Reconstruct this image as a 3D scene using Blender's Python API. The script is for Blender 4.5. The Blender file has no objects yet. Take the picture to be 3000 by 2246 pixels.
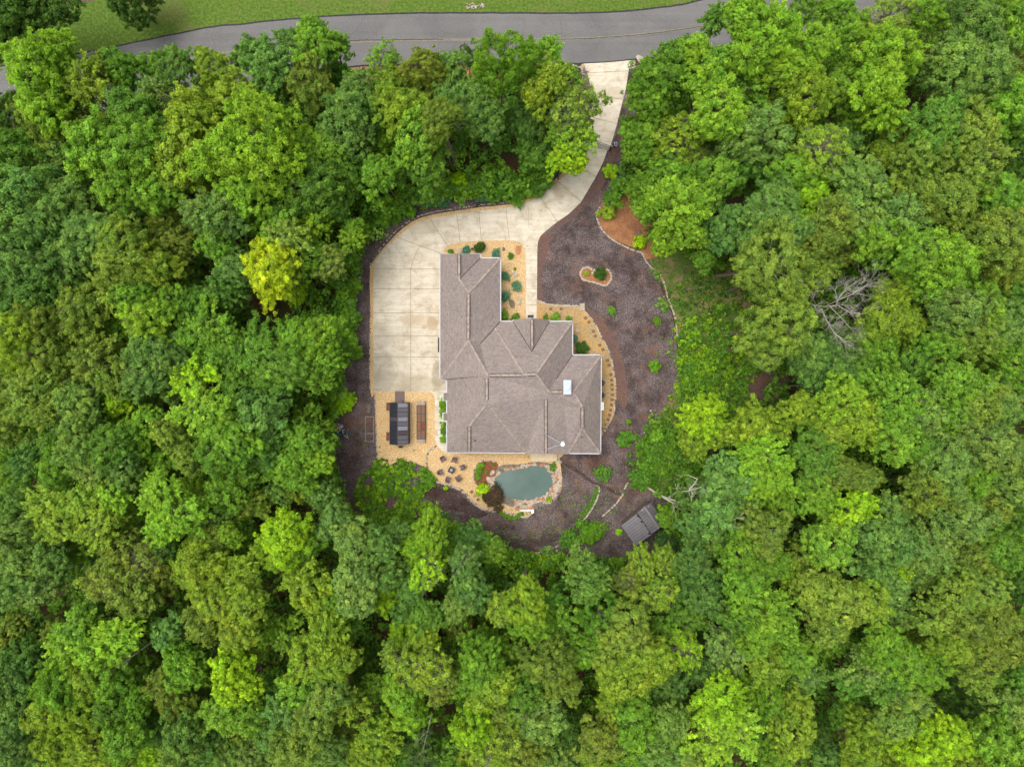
import bpy, math, random
import numpy as np
from mathutils import Vector, Matrix
R_ = math.radians
random.seed(7)
rng = np.random.default_rng(7)
sc = bpy.context.scene
# ------------------------------------------------------------------ camera
CAMH = 88.0
S = 0.042                      # metres of ground per photo pixel
cam_d = bpy.data.cameras.new('camera')
cam = bpy.data.objects.new('camera', cam_d); sc.collection.objects.link(cam)
cam.location = (0, 0, CAMH)
cam_d.sensor_width = 36.0
cam_d.lens = 36.0 * CAMH / (3000 * S)
cam_d.clip_end = 1000
sc.camera = cam
# ------------------------------------------------------------------ light
world = bpy.data.worlds.new('World'); sc.world = world; world.use_nodes = True
wn = world.node_tree.nodes; wl = world.node_tree.links
sky = wn.new('ShaderNodeTexSky'); sky.sky_type = 'NISHITA'; sky.sun_disc = False
SUN_EL, SUN_AZ = 74.0, 290.0   # azimuth clockwise from +Y
sky.sun_elevation = R_(SUN_EL); sky.sun_rotation = R_(SUN_AZ)
sky.air_density = 1.0; sky.dust_density = 6.0; sky.ozone_density = 0.6
hs = wn.new('ShaderNodeHueSaturation'); hs.inputs['Saturation'].default_value = 0.3   # milky overcast
wl.new(sky.outputs[0], hs.inputs['Color']); wl.new(hs.outputs[0], wn['Background'].inputs[0]); wn['Background'].inputs[1].default_value = 0.15
sun_d = bpy.data.lights.new('sun', 'SUN'); sun_d.energy = 0.95; sun_d.angle = R_(45); sun_d.color = (1, 0.96, 0.89)
sun = bpy.data.objects.new('sun', sun_d); sc.collection.objects.link(sun)
az, el = R_(SUN_AZ), R_(SUN_EL)
sdir = Vector((math.sin(az)*math.cos(el), math.cos(az)*math.cos(el), math.sin(el)))
sun.rotation_euler = sdir.to_track_quat('Z', 'Y').to_euler()
sc.view_settings.view_transform = 'Standard'; sc.view_settings.look = 'None'
sc.view_settings.exposure = 0.76; sc.view_settings.gamma = 1.0
# ------------------------------------------------------------------ helpers
col = sc.collection
def P(px, py, z=0.0):
    k = S * (CAMH - z) / CAMH
    return Vector(((px - 1500) * k, (1123 - py) * k, z))
def lin(r, g, b, k=1.0):
    f = lambda c: ((c/255)/12.92 if c/255 <= 0.04045 else ((c/255+0.055)/1.055)**2.4) * k
    return (f(r), f(g), f(b), 1.0)
def A(x, y): return (1000 + x/2.458, 600 + y/2.458)      # readings taken from enlarged crops of the photograph
def B(x, y): return (950 + x/2.458, 1050 + y/2.458)
def C3(x, y): return (1500 + x/2.76, y/2.76)
def D3(x, y): return (1700 + x/2.76, 550 + y/2.76)
def E3(x, y): return (1500 + x/2.76, 1200 + y/2.76)
def F3(x, y): return (700 + x/2.76, 1200 + y/2.76)
def tag(o, label=None, cat=None, group=None, kind=None):
    if label: o['label'] = label
    if cat: o['category'] = cat
    if group: o['group'] = group
    if kind: o['kind'] = kind
    return o
def empty(name, loc, rz=0.0):
    o = bpy.data.objects.new(name, None); o.location = loc; o.rotation_euler = (0, 0, rz)
    o.empty_display_size = 0.3; col.objects.link(o); return o
def link_mesh(name, me, parent=None, loc=(0, 0, 0), rz=0.0):
    o = bpy.data.objects.new(name, me); o.location = loc; o.rotation_euler = (0, 0, rz)
    col.objects.link(o)
    if parent is not None: o.parent = parent
    return o
def copy_tree(o, parent=None):
    kids = [c for c in bpy.data.objects if c.parent == o] if not hasattr(copy_tree, 'cache') else copy_tree.cache.get(o.name, [])
    c = o.copy(); col.objects.link(c)
    if parent is not None: c.parent = parent
    for ch in kids: copy_tree(ch, c)
    return c
class MB:
    def __init__(s): s.v = []; s.f = []; s.m = []; s.mats = []
    def mi(s, mat):
        if mat not in s.mats: s.mats.append(mat)
        return s.mats.index(mat)
    def poly(s, pts, mat):
        n = len(s.v); s.v += [tuple(p) for p in pts]; s.f.append(tuple(range(n, n+len(pts)))); s.m.append(s.mi(mat))
    def box(s, c, size, mat, rz=0.0, M=None):
        n = len(s.v); sx, sy, sz = [a/2 for a in size]
        Rm = Matrix.Rotation(rz, 4, 'Z') if M is None else M
        for x in (-sx, sx):
            for y in (-sy, sy):
                for z in (-sz, sz):
                    s.v.append(tuple(Vector(c) + (Rm @ Vector((x, y, z)))))
        for q in ((0,1,3,2),(4,6,7,5),(0,4,5,1),(2,3,7,6),(0,2,6,4),(1,5,7,3)):
            s.f.append(tuple(n+i for i in q)); s.m.append(s.mi(mat))
    def bar(s, a, b, w, h, mat):
        a = Vector(a); b = Vector(b); d = b - a; L = d.length
        if L < 1e-6: return
        q = d.to_track_quat('X', 'Z').to_matrix().to_4x4()
        s.box((a+b)/2, (L, w, h), mat, M=q)
    def tube(s, pts, radii, mat, n=6, cap=True):
        rings = []
        pts = [Vector(p) for p in pts]
        for i, p in enumerate(pts):
            d = (pts[min(i+1, len(pts)-1)] - pts[max(i-1, 0)])
            if d.length < 1e-9: d = Vector((0, 0, 1))
            q = d.to_track_quat('Z', 'Y').to_matrix()
            r = radii[i] if hasattr(radii, '__len__') else radii
            ring = []
            for k in range(n):
                a = 2*math.pi*k/n
                s.v.append(tuple(p + q @ Vector((r*math.cos(a), r*math.sin(a), 0)))); ring.append(len(s.v)-1)
            rings.append(ring)
        mi = s.mi(mat)
        for r0, r1 in zip(rings, rings[1:]):
            for k in range(n):
                s.f.append((r0[k], r0[(k+1) % n], r1[(k+1) % n], r1[k])); s.m.append(mi)
        if cap:
            s.f.append(tuple(rings[-1])); s.m.append(mi); s.f.append(tuple(reversed(rings[0]))); s.m.append(mi)
    def lathe(s, c, prof, mat, n=20):
        s.tube([Vector(c)+Vector((0, 0, z)) for r, z in prof], [r for r, z in prof], mat, n)
    def mesh(s, name):
        me = bpy.data.meshes.new(name); me.from_pydata(s.v, [], s.f)
        for m in s.mats: me.materials.append(m)
        me.polygons.foreach_set('material_index', s.m); me.update(); return me
    def build(s, name, parent=None, loc=(0, 0, 0), rz=0.0, smooth=False):
        me = s.mesh(name)
        if smooth: me.polygons.foreach_set('use_smooth', [True]*len(me.polygons))
        return link_mesh(name, me, parent, loc, rz)
# ------------------------------------------------------------------ materials
def newmat(name):
    m = bpy.data.materials.new(name); m.use_nodes = True
    nt = m.node_tree; b = nt.nodes['Principled BSDF']; b.inputs['Specular IOR Level'].default_value = 0.3
    return m, nt, b
def N(nt, t, **kw):
    n = nt.nodes.new(t)
    for k, v in kw.items():
        if k.startswith('i_'): n.inputs[k[2:].replace('_', ' ')].default_value = v
        else: setattr(n, k, v)
    return n
def noise(nt, vec, scale, detail=4.0, rough=0.55, dist=0.0):
    n = N(nt, 'ShaderNodeTexNoise'); n.inputs['Scale'].default_value = scale; n.inputs['Detail'].default_value = detail
    n.inputs['Roughness'].default_value = rough; n.inputs['Distortion'].default_value = dist
    nt.links.new(vec, n.inputs['Vector']); return n.outputs['Fac']
def ramp(nt, fac, stops, interp='LINEAR'):
    r = N(nt, 'ShaderNodeValToRGB'); e = r.color_ramp.elements; r.color_ramp.interpolation = interp
    while len(e) > 1: e.remove(e[-1])
    e[0].position = stops[0][0]; e[0].color = stops[0][1]
    for p, c in stops[1:]:
        x = e.new(p); x.color = c
    nt.links.new(fac, r.inputs[0]); return r.outputs[0]
def mix(nt, fac, a, b, mode='MIX'):
    m = N(nt, 'ShaderNodeMix', data_type='RGBA', blend_type=mode)
    for sock, v in ((m.inputs[0], fac), (m.inputs[6], a), (m.inputs[7], b)):
        if isinstance(v, (int, float)): sock.default_value = v
        elif isinstance(v, tuple): sock.default_value = v
        else: nt.links.new(v, sock)
    return m.outputs[2]
def bump(nt, b, h, strength=0.4, dist=0.05):
    n = N(nt, 'ShaderNodeBump'); n.inputs['Strength'].default_value = strength; n.inputs['Distance'].default_value = dist
    nt.links.new(h, n.inputs['Height']); nt.links.new(n.outputs[0], b.inputs['Normal'])
def coord(nt, kind='Object'): return N(nt, 'ShaderNodeTexCoord').outputs[kind]
def simple(name, c, rough=0.7, metal=0.0, var=0.15, scale=8.0, bmp=0.0, spec=0.3):
    m, nt, b = newmat(name); v = coord(nt)
    f = noise(nt, v, scale)
    d = tuple(x*(1-var*1.4) for x in c[:3])+(1,); l = tuple(min(1, x*(1+var*1.4)) for x in c[:3])+(1,)
    nt.links.new(ramp(nt, f, [(0.3, d), (0.7, l)]), b.inputs['Base Color'])
    b.inputs['Roughness'].default_value = rough; b.inputs['Metallic'].default_value = metal; b.inputs['Specular IOR Level'].default_value = spec
    if bmp: bump(nt, b, f, bmp)
    return m
M = {}
def speckle(name, cols, s1, big=None, s2=0.15, rough=0.95, bmp=0.6, detail=6.0, big_stops=(0.45, 0.6), bdist=0.06, big3=None):
    """fine grains of several colours, with larger patches of another set"""
    m, nt, b = newmat(name); v = coord(nt)
    f = noise(nt, v, s1, detail, 0.75)
    n = len(cols)
    c = ramp(nt, f, [(0.32+0.36*i/(n-1), cc) for i, cc in enumerate(cols)])
    if big:
        c2 = ramp(nt, noise(nt, v, s1*1.3, detail, 0.75), [(0.32+0.36*i/(len(big)-1), cc) for i, cc in enumerate(big)])
        k = ramp(nt, noise(nt, v, s2, 10.0, 0.76, 0.15), [(big_stops[0], (0, 0, 0, 1)), (big_stops[1], (1, 1, 1, 1))])
        c = mix(nt, k, c, c2)
    if big3:
        c3 = ramp(nt, noise(nt, v, s1*1.15, detail, 0.75), [(0.32+0.36*i/(len(big3)-1), cc) for i, cc in enumerate(big3)])
        mp = N(nt, 'ShaderNodeMapping'); mp.inputs['Location'].default_value = (31, 17, 5); nt.links.new(v, mp.inputs[0])
        k3 = ramp(nt, noise(nt, mp.outputs[0], s2*0.8, 10.0, 0.76, 0.1), [(0.52, (0, 0, 0, 1)), (0.68, (0.75, 0.75, 0.75, 1))])
        c = mix(nt, k3, c, c3)
    nt.links.new(c, b.inputs['Base Color']); b.inputs['Roughness'].default_value = rough; b.inputs['Specular IOR Level'].default_value = 0.15
    bump(nt, b, f, bmp, bdist)
    return m
M['litter'] = speckle('leaf litter', [lin(40,28,22), lin(74,52,40), lin(108,80,62)], 5.0, [lin(30,36,16), lin(52,66,26), lin(76,92,40)], 0.22)
M['mulch'] = speckle('dark mulch', [lin(38,32,32), lin(74,65,64), lin(110,98,96), lin(148,134,131)], 6.5,
                     [lin(26,21,21), lin(44,37,36), lin(64,53,51), lin(110,86,76)], 0.38, big_stops=(0.42, 0.62), bmp=0.5, bdist=0.03, big3=[lin(70,46,36), lin(106,74,58), lin(138,104,86)])
M['mulch_dark'] = speckle('darker mulch', [lin(26,20,20), lin(54,44,43), lin(84,72,69), lin(126,112,108)], 6.5, [lin(28,20,18), lin(58,42,38), lin(84,62,54)], 0.5, bmp=0.5, bdist=0.03)
M['rust_mulch'] = speckle('rust mulch', [lin(70,40,32), lin(98,74,62), lin(126,100,86)], 6.5, [lin(56,42,42), lin(84,68,68), lin(112,98,98)], 0.35, bmp=0.5, big_stops=(0.4,0.62), bdist=0.03)
M['soil'] = speckle('orange soil', [lin(122,84,56), lin(146,102,70), lin(160,116,82)], 3.5, [lin(112,76,54), lin(130,92,66)], 0.6, bmp=0.4)
M['bed_soil'] = speckle('red brown bed mulch', [lin(78,46,30), lin(112,70,48), lin(136,90,64)], 6.0, bmp=0.7)
M['chips'] = speckle('tan wood chips', [lin(118,92,60), lin(174,144,102), lin(196,168,124), lin(222,200,160)], 7.0,
                     [lin(118,88,50), lin(178,140,88), lin(204,170,116)], 0.5, bmp=0.9, big_stops=(0.5, 0.7))
M['chips_old'] = speckle('weathered wood chips', [lin(112,94,62), lin(152,130,92), lin(176,152,110)], 4.6, [lin(150,116,68), lin(190,154,98)], 0.4, bmp=0.9)
M['lawn'] = speckle('mown lawn', [lin(50,74,22), lin(76,98,34), lin(100,120,52)], 3.0, [lin(72,80,38), lin(94,98,54), lin(120,114,74)], 0.13, bmp=0.8, big_stops=(0.5, 0.66))
M['meadow'] = speckle('weedy clearing', [lin(50,68,28), lin(78,96,40), lin(106,118,60)], 4.0, [lin(96,76,54), lin(128,106,78), lin(112,108,66)], 0.35, bmp=0.8, big_stops=(0.5, 0.6))
def mat_asphalt():
    m, nt, b = newmat('asphalt'); v = coord(nt)
    f = noise(nt, v, 6.0, 8, 0.8)
    c = ramp(nt, f, [(0.3, lin(92,91,90)), (0.7, lin(116,114,112))])
    g = noise(nt, v, 0.16, 5, 0.65, 0.5)
    c = mix(nt, ramp(nt, g, [(0.36, (0.74,0.74,0.76,1)), (0.62, (1.06,1.05,1.04,1))]), c, c, 'MULTIPLY') if False else mix(nt, 1.0, c, ramp(nt, g, [(0.34, (0.8,0.8,0.82,1)), (0.62, (1.0,1.0,1.0,1))]), 'MULTIPLY')
    mp = N(nt, 'ShaderNodeMapping'); mp.inputs['Scale'].default_value = (0.03, 1.6, 1); mp.inputs['Rotation'].default_value = (0, 0, R_(-3)); nt.links.new(v, mp.inputs[0])
    st = noise(nt, mp.outputs[0], 1.0, 4, 0.6)
    c = mix(nt, 1.0, c, ramp(nt, st, [(0.35, (0.9,0.9,0.9,1)), (0.65, (1.0,1.0,1.0,1))]), 'MULTIPLY')
    vo = N(nt, 'ShaderNodeTexVoronoi', feature='DISTANCE_TO_EDGE'); vo.inputs['Scale'].default_value = 0.16
    dn = N(nt, 'ShaderNodeMix', data_type='RGBA', blend_type='ADD'); dn.inputs[0].default_value = 1.6
    nz = N(nt, 'ShaderNodeTexNoise'); nz.inputs['Scale'].default_value = 0.5; nz.inputs['Detail'].default_value = 6; nt.links.new(v, nz.inputs['Vector'])
    nt.links.new(v, dn.inputs[6]); nt.links.new(nz.outputs['Color'], dn.inputs[7]); nt.links.new(dn.outputs[2], vo.inputs['Vector'])
    cr = ramp(nt, vo.outputs['Distance'], [(0.0, (0.7,0.7,0.7,1)), (0.012, (1,1,1,1))])
    c = mix(nt, 0.45, c, mix(nt, 1.0, c, cr, 'MULTIPLY'))
    nt.links.new(c, b.inputs['Base Color']); b.inputs['Roughness'].default_value = 0.88; bump(nt, b, f, 0.25, 0.02); return m
M['asphalt'] = mat_asphalt()
M['tar'] = simple('dark tarry road edge', lin(46,45,48), 0.9, var=0.3, scale=3)
M['lane_paint'] = simple('worn yellow lane paint', lin(126,114,92), 0.8, var=0.22, scale=2.5)
def mat_concrete():
    m, nt, b = newmat('concrete'); v = coord(nt)
    fine = noise(nt, v, 9.0, 6, 0.8)
    c = ramp(nt, fine, [(0.3, lin(188,179,163)), (0.7, lin(205,197,181))])
    big = noise(nt, v, 0.6, 9, 0.74, 0.5)
    c = mix(nt, 1.0, c, ramp(nt, big, [(0.36, (0.68,0.65,0.60,1)), (0.47, (0.88,0.86,0.82,1)), (0.58, (1.0,1.0,1.0,1))]), 'MULTIPLY')
    mp = N(nt, 'ShaderNodeMapping'); mp.inputs['Scale'].default_value = (0.35, 2.4, 1); nt.links.new(v, mp.inputs[0])
    c = mix(nt, 1.0, c, ramp(nt, noise(nt, mp.outputs[0], 1.0, 5, 0.7), [(0.32, (0.84,0.81,0.76,1)), (0.58, (1,1,1,1))]), 'MULTIPLY')
    # slabs poured at different times: a cell colour per slab
    vo = N(nt, 'ShaderNodeTexVoronoi', feature='F1'); vo.inputs['Scale'].default_value = 0.22; nt.links.new(v, vo.inputs['Vector'])
    # stains: irregular spots at given places
    geo = N(nt, 'ShaderNodeNewGeometry').outputs['Position']
    nz = N(nt, 'ShaderNodeTexNoise'); nz.inputs['Scale'].default_value = 0.9; nz.inputs['Detail'].default_value = 10; nz.inputs['Roughness'].default_value = 0.78; nt.links.new(v, nz.inputs['Vector'])
    for (sx, sy, rad, stretch, colr, amt) in (STAINS):
        p = P(sx, sy)
        sub = N(nt, 'ShaderNodeVectorMath', operation='SUBTRACT'); nt.links.new(geo, sub.inputs[0]); sub.inputs[1].default_value = p
        mul = N(nt, 'ShaderNodeVectorMath', operation='MULTIPLY'); nt.links.new(sub.outputs[0], mul.inputs[0]); mul.inputs[1].default_value = (1/stretch[0], 1/stretch[1], 0)
        ln = N(nt, 'ShaderNodeVectorMath', operation='LENGTH'); nt.links.new(mul.outputs[0], ln.inputs[0])
        ad = N(nt, 'ShaderNodeMath', operation='MULTIPLY_ADD'); nt.links.new(nz.outputs['Fac'], ad.inputs[0]); ad.inputs[1].default_value = -rad*2.0; nt.links.new(ln.outputs['Value'], ad.inputs[2])
        k = ramp(nt, ad.outputs[0], [(0.0, (amt*.8,)*3+(1,)), (min(0.95, rad*0.3), (0,0,0,1))])
        c = mix(nt, k, c, colr)
    nt.links.new(c, b.inputs['Base Color']); b.inputs['Roughness'].default_value = 0.85; bump(nt, b, fine, 0.15, 0.01); return m
STAINS = [(1266, 948, 0.6, (.9, 1.2), lin(150,130,100), 0.7), (1243, 958, 0.35, (.9, .6), lin(150,130,100), 0.65),
          (1135, 1125, 1.6, (2.2, .9), lin(136,126,104), 0.45), (1120, 1090, 1.5, (1, 1.4), lin(140,132,114), 0.4),
          (1230, 1125, 1.2, (2.0, .7), lin(150,136,108), 0.5), (1284, 1100, 1.0, (.7, 1.6), lin(120,108,88), 0.6),
          (1120, 985, 1.3, (1.0, 1.0), lin(160,150,132), 0.5), (1225, 938, 1.2, (2.0, .5), lin(156,134,100), 0.5),
          (1110, 800, 1.4, (1.5, .8), lin(160,150,132), 0.5), (1640, 560, 1.0, (1, .8), lin(158,142,112), 0.5),
          (1790, 275, 1.4, (2.2, .5), lin(150,134,108), 0.45), (1240, 665, 1.2, (1.6, .8), lin(160,148,124), 0.45)]
M['concrete'] = mat_concrete()
M['joint'] = simple('slab joint line', lin(128,112,84), 0.9, var=0.3, scale=1.5)  # dark strips for the joints between the concrete slabs
def mat_shingle():
    m, nt, b = newmat('asphalt shingle')
    uv = N(nt, 'ShaderNodeUVMap').outputs[0]; v = coord(nt)
    br = N(nt, 'ShaderNodeTexBrick'); br.inputs['Scale'].default_value = 1.0
    br.inputs['Color1'].default_value = lin(108,99,96); br.inputs['Color2'].default_value = lin(140,130,126); br.inputs['Mortar'].default_value = lin(84,76,74)
    br.inputs['Mortar Size'].default_value = 0.012; br.inputs['Brick Width'].default_value = 0.42; br.inputs['Row Height'].default_value = 0.17; br.inputs['Bias'].default_value = 0.0
    nt.links.new(uv, br.inputs['Vector'])
    f = noise(nt, v, 5.0, 7, 0.85)
    c = mix(nt, 0.5, br.outputs['Color'], ramp(nt, f, [(0.33, lin(94,85,81)), (0.67, lin(170,158,150))]))
    g = noise(nt, v, 0.35, 4, 0.6)
    c = mix(nt, 1.0, c, ramp(nt, g, [(0.3, (0.88,0.88,0.9,1)), (0.7, (1.02,1.0,0.98,1))]), 'MULTIPLY')
    nt.links.new(c, b.inputs['Base Color']); b.inputs['Roughness'].default_value = 0.95; b.inputs['Specular IOR Level'].default_value = 0.1
    bump(nt, b, f, 0.5, 0.03); return m
M['shingle'] = mat_shingle()
def mat_cap(name, base, light):
    m, nt, b = newmat(name); v = coord(nt)
    c = ramp(nt, noise(nt, v, 2.4, 3, 0.6), [(0.42, base), (0.56, light)])
    nt.links.new(c, b.inputs['Base Color']); b.inputs['Roughness'].default_value = 0.95; return m
M['cap'] = mat_cap('hip cap shingles', lin(128,117,111), lin(150,136,124))
M['vent'] = mat_cap('ridge vent shingles', lin(122,110,104), lin(148,134,122))
M['vent_shadow'] = simple('ridge vent shadow', lin(58,50,50), 0.9)  # shadow line beside the ridge vents, painted as a dark colour
M['gutter'] = simple('pale gutter paint', lin(166,166,170), 0.5, var=0.06)
M['wall'] = simple('stucco wall', lin(178,164,142), 0.9, var=0.1)
M['metal_white'] = simple('white painted metal', lin(160,170,184), 0.4, var=0.05)
M['bright'] = simple('bright cap', lin(245,248,250), 0.4, var=0.02)
M['dark_metal'] = simple('dark metal', lin(38,38,42), 0.5, 0.2)
M['steel'] = simple('grey steel', lin(110,112,118), 0.45, 0.4)
M['shed_roof'] = simple('brown grey metal roof', lin(104,100,104), 0.5, 0.1, var=0.10, scale=1.5)
M['shed_seam'] = simple('metal roof seam', lin(78,74,78), 0.6)
M['shed_wall'] = simple('shed boards', lin(96,84,74), 0.9)
M['debris'] = simple('fallen leaf debris', lin(58,44,40), 0.95, var=0.4, scale=4)
M['wood_mauve'] = simple('weathered brown slats', lin(104,84,84), 0.75, var=0.2, scale=5)
M['wood'] = simple('weathered grey wood', lin(148,136,124), 0.85, var=0.22, scale=6)
M['cell_frame'] = simple('dark planter frame', lin(58,54,56), 0.6)
M['cedar'] = simple('cedar boards', lin(112,82,64), 0.85, var=0.2, scale=6)
M['step_board'] = simple('pale step boards', lin(192,174,146), 0.85, var=0.15, scale=5)
M['deck'] = simple('composite decking', lin(104,92,90), 0.8, var=0.12, scale=3)
M['planter_soil'] = simple('planter soil', lin(122,78,54), 0.95, var=0.22, scale=5, bmp=0.5)
M['planter_soil_dark'] = simple('rich planter soil', lin(112,62,38), 0.95, var=0.3, scale=5, bmp=0.5)
M['stone_white'] = simple('pale limestone', lin(160,150,134), 0.85, var=0.2, scale=3.0, bmp=0.5)
M['stone_tan'] = simple('tan fieldstone', lin(160,142,118), 0.85, var=0.25, scale=2.5, bmp=0.5)
M['stone_rust'] = simple('rusty sandstone', lin(160,112,78), 0.85, var=0.28, scale=2.5, bmp=0.5)
M['stone_grey'] = simple('grey mossy stone', lin(104,98,88), 0.9, var=0.3, scale=2.5, bmp=0.5)
M['stone_pink'] = simple('pinkish boulder', lin(172,150,134), 0.85, var=0.25, scale=2.5, bmp=0.5)
M['paver'] = simple('brown paver', lin(112,84,66), 0.9, var=0.25, scale=3)
M['paver_light'] = simple('sandy paver', lin(150,124,96), 0.9, var=0.25, scale=3)
M['paver_moss'] = simple('mossy paver', lin(116,108,72), 0.9, var=0.25, scale=3)
M['bark'] = simple('grey bark', lin(112,98,86), 0.9, var=0.35, scale=3, bmp=0.6)
M['bark_pale'] = simple('pale bark', lin(128,126,108), 0.85, var=0.18, scale=4)
M['bark_white'] = simple('whitish bark', lin(190,182,166), 0.85, var=0.15, scale=4)
M['bark_dead'] = simple('bleached dead wood', lin(180,173,162), 0.85, var=0.14, scale=4)
M['plastic_blue'] = simple('dark teal plastic', lin(40,70,80), 0.5)
def mat_glass_panel(name, c, rough=0.35):
    m, nt, b = newmat(name); v = coord(nt)
    nt.links.new(ramp(nt, noise(nt, v, 0.8, 4), [(0.3, tuple(x*0.85 for x in c[:3])+(1,)), (0.7, c)]), b.inputs['Base Color'])
    b.inputs['Roughness'].default_value = rough; b.inputs['Specular IOR Level'].default_value = 0.5; return m
M['panel_a'] = mat_glass_panel('smoked twin wall panel', lin(98,94,100))
M['panel_b'] = mat_glass_panel('milky twin wall panel', lin(134,132,142))
M['panel_c'] = mat_glass_panel('dark twin wall panel', lin(76,66,72))
M['panel_d'] = mat_glass_panel('near black twin wall panel', lin(50,52,58), 0.25)  # near-black panels for the left roof slope
def mat_water():
    m, nt, b = newmat('pond water'); v = coord(nt)
    nt.links.new(ramp(nt, noise(nt, v, 0.5, 3), [(0.3, lin(42,70,62)), (0.7, lin(54,84,75))]), b.inputs['Base Color'])
    b.inputs['Roughness'].default_value = 0.22; b.inputs['Specular IOR Level'].default_value = 0.32
    w = N(nt, 'ShaderNodeTexWave', wave_type='RINGS', rings_direction='Z'); w.inputs['Scale'].default_value = 1.5; w.inputs['Distortion'].default_value = 1.2; w.inputs['Detail'].default_value = 2
    mp = N(nt, 'ShaderNodeMapping'); p = P(*B(1420, 940)); mp.inputs['Location'].default_value = (-p.x, -p.y, 0); nt.links.new(v, mp.inputs[0]); nt.links.new(mp.outputs[0], w.inputs['Vector'])
    a = N(nt, 'ShaderNodeMath', operation='ADD'); nt.links.new(w.outputs['Fac'], a.inputs[0]); nt.links.new(noise(nt, v, 1.6, 4), a.inputs[1])
    bump(nt, b, a.outputs[0], 0.13, 0.06); return m
M['water'] = mat_water()
def leafmat(name, attr_col):
    m, nt, b = newmat(name)
    if attr_col: base = N(nt, 'ShaderNodeAttribute', attribute_name='col').outputs['Color']
    else: base = N(nt, 'ShaderNodeObjectInfo').outputs['Color']
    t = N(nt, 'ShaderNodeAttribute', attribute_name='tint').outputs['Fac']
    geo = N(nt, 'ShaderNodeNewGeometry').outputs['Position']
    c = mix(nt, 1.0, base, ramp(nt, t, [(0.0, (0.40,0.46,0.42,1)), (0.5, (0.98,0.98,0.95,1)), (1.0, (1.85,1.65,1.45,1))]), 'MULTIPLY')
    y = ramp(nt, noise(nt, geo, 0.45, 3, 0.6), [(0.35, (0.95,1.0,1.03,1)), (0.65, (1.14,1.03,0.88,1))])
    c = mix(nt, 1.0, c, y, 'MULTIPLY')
    nt.links.new(c, b.inputs['Base Color']); b.inputs['Roughness'].default_value = 0.6; b.inputs['Specular IOR Level'].default_value = 0.22
    tr = N(nt, 'ShaderNodeBsdfTranslucent'); nt.links.new(mix(nt, 1.0, c, (1.25,1.15,0.6,1), 'MULTIPLY'), tr.inputs[0])
    mx = N(nt, 'ShaderNodeMixShader'); mx.inputs[0].default_value = 0.48
    nt.links.new(b.outputs[0], mx.inputs[1]); nt.links.new(tr.outputs[0], mx.inputs[2]); nt.links.new(mx.outputs[0], nt.nodes['Material Output'].inputs[0]); return m
M['leaf'] = leafmat('foliage', False); M['leafc'] = leafmat('ground foliage', True)
# ------------------------------------------------------------------ ground sheets
def catmull(pts, sub=6, closed=True):
    out = []; n = len(pts)
    rngi = range(n) if closed else range(n-1)
    for i in rngi:
        g = (lambda k: pts[k % n]) if closed else (lambda k: pts[max(0, min(n-1, k))])
        p0, p1, p2, p3 = g(i-1), g(i), g(i+1), g(i+2)
        for j in range(sub):
            t = j/sub
            out.append(tuple(0.5*((2*p1[k]) + (-p0[k]+p2[k])*t + (2*p0[k]-5*p1[k]+4*p2[k]-p3[k])*t*t + (-p0[k]+3*p1[k]-3*p2[k]+p3[k])*t**3) for k in (0, 1)))
    if not closed: out.append(tuple(pts[-1]))
    return out
def wobble(pts, amp, seed=0):
    r = random.Random(seed)
    return [(x + r.uniform(-amp, amp), y + r.uniform(-amp, amp)) for x, y in pts]
from mathutils.geometry import tessellate_polygon
def sheet(name, pts, z, mat, smooth=6, wob=0.0, thick=0.0, kind='structure'):
    q = catmull(pts, smooth) if smooth else list(pts)
    if wob: q = wobble(q, wob, hash(name) % 997 if False else len(name)*31)
    W = [P(x, y) for x, y in q]; W = [Vector((p.x, p.y, z)) for p in W]
    tris = tessellate_polygon([W])
    v = [tuple(p) for p in W]; n = len(v); f = []
    for t in tris:
        a, b_, c = [W[i] for i in t]
        f.append(tuple(t) if (b_-a).cross(c-a).z > 0 else tuple(reversed(t)))
    if thick:
        v += [(p.x, p.y, z-thick) for p in W]
        for i in range(n): f.append((i, (i+1) % n, n+(i+1) % n, n+i))
    me = bpy.data.meshes.new(name); me.from_pydata(v, [], f); me.materials.append(mat); me.update()
    o = link_mesh(name, me); 
    if kind: o['kind'] = kind
    return o
def strip(mb, pts, w, z, mat):
    W = [P(x, y) for x, y in pts]
    for a, b_ in zip(W, W[1:]):
        d = (b_-a); d.z = 0; d.normalize(); nrm = Vector((-d.y, d.x, 0))*w/2
        mb.poly([(a.x-nrm.x, a.y-nrm.y, z), (b_.x-nrm.x, b_.y-nrm.y, z), (b_.x+nrm.x, b_.y+nrm.y, z), (a.x+nrm.x, a.y+nrm.y, z)], mat)
g = MB(); g.poly([(-260,-260,0), (260,-260,0), (260,260,0), (-260,260,0)], M['litter']); tag(g.build('forest_floor'), kind='structure')
road_top = [(-900,420),(-400,270),(-150,215),(0,194),(100,178),(216,160),(400,124),(600,83),(700,72),(850,57),(1000,46),(1200,40),(1350,39),(1500,39),(1650,40),(1800,36),(1900,27),(2000,14),(2050,2),(2160,-20),(2400,-70),(2900,-190),(3600,-420)]
road_bot = [(3600,-230),(2900,0),(2560,60),(2300,105),(2150,128),(2100,140),(2000,158),(1950,165),(1850,176),(1710,187),(1620,185),(1500,183),(1300,187),(1110,192),(1030,196),(900,212),(700,245),(500,285),(300,325),(100,345),(0,360),(-400,440),(-900,600)]
lawn = [(-900,-900),(3600,-900),(3600,-400)] + list(reversed(road_top))
sheet('lawn', lawn, 0.008, M['lawn'], 0)
rt = catmull(road_top, 5, False); rb = catmull(road_bot, 5, False)
sheet('road', rt + rb, 0.03, M['asphalt'], 0, thick=0.03)
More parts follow.
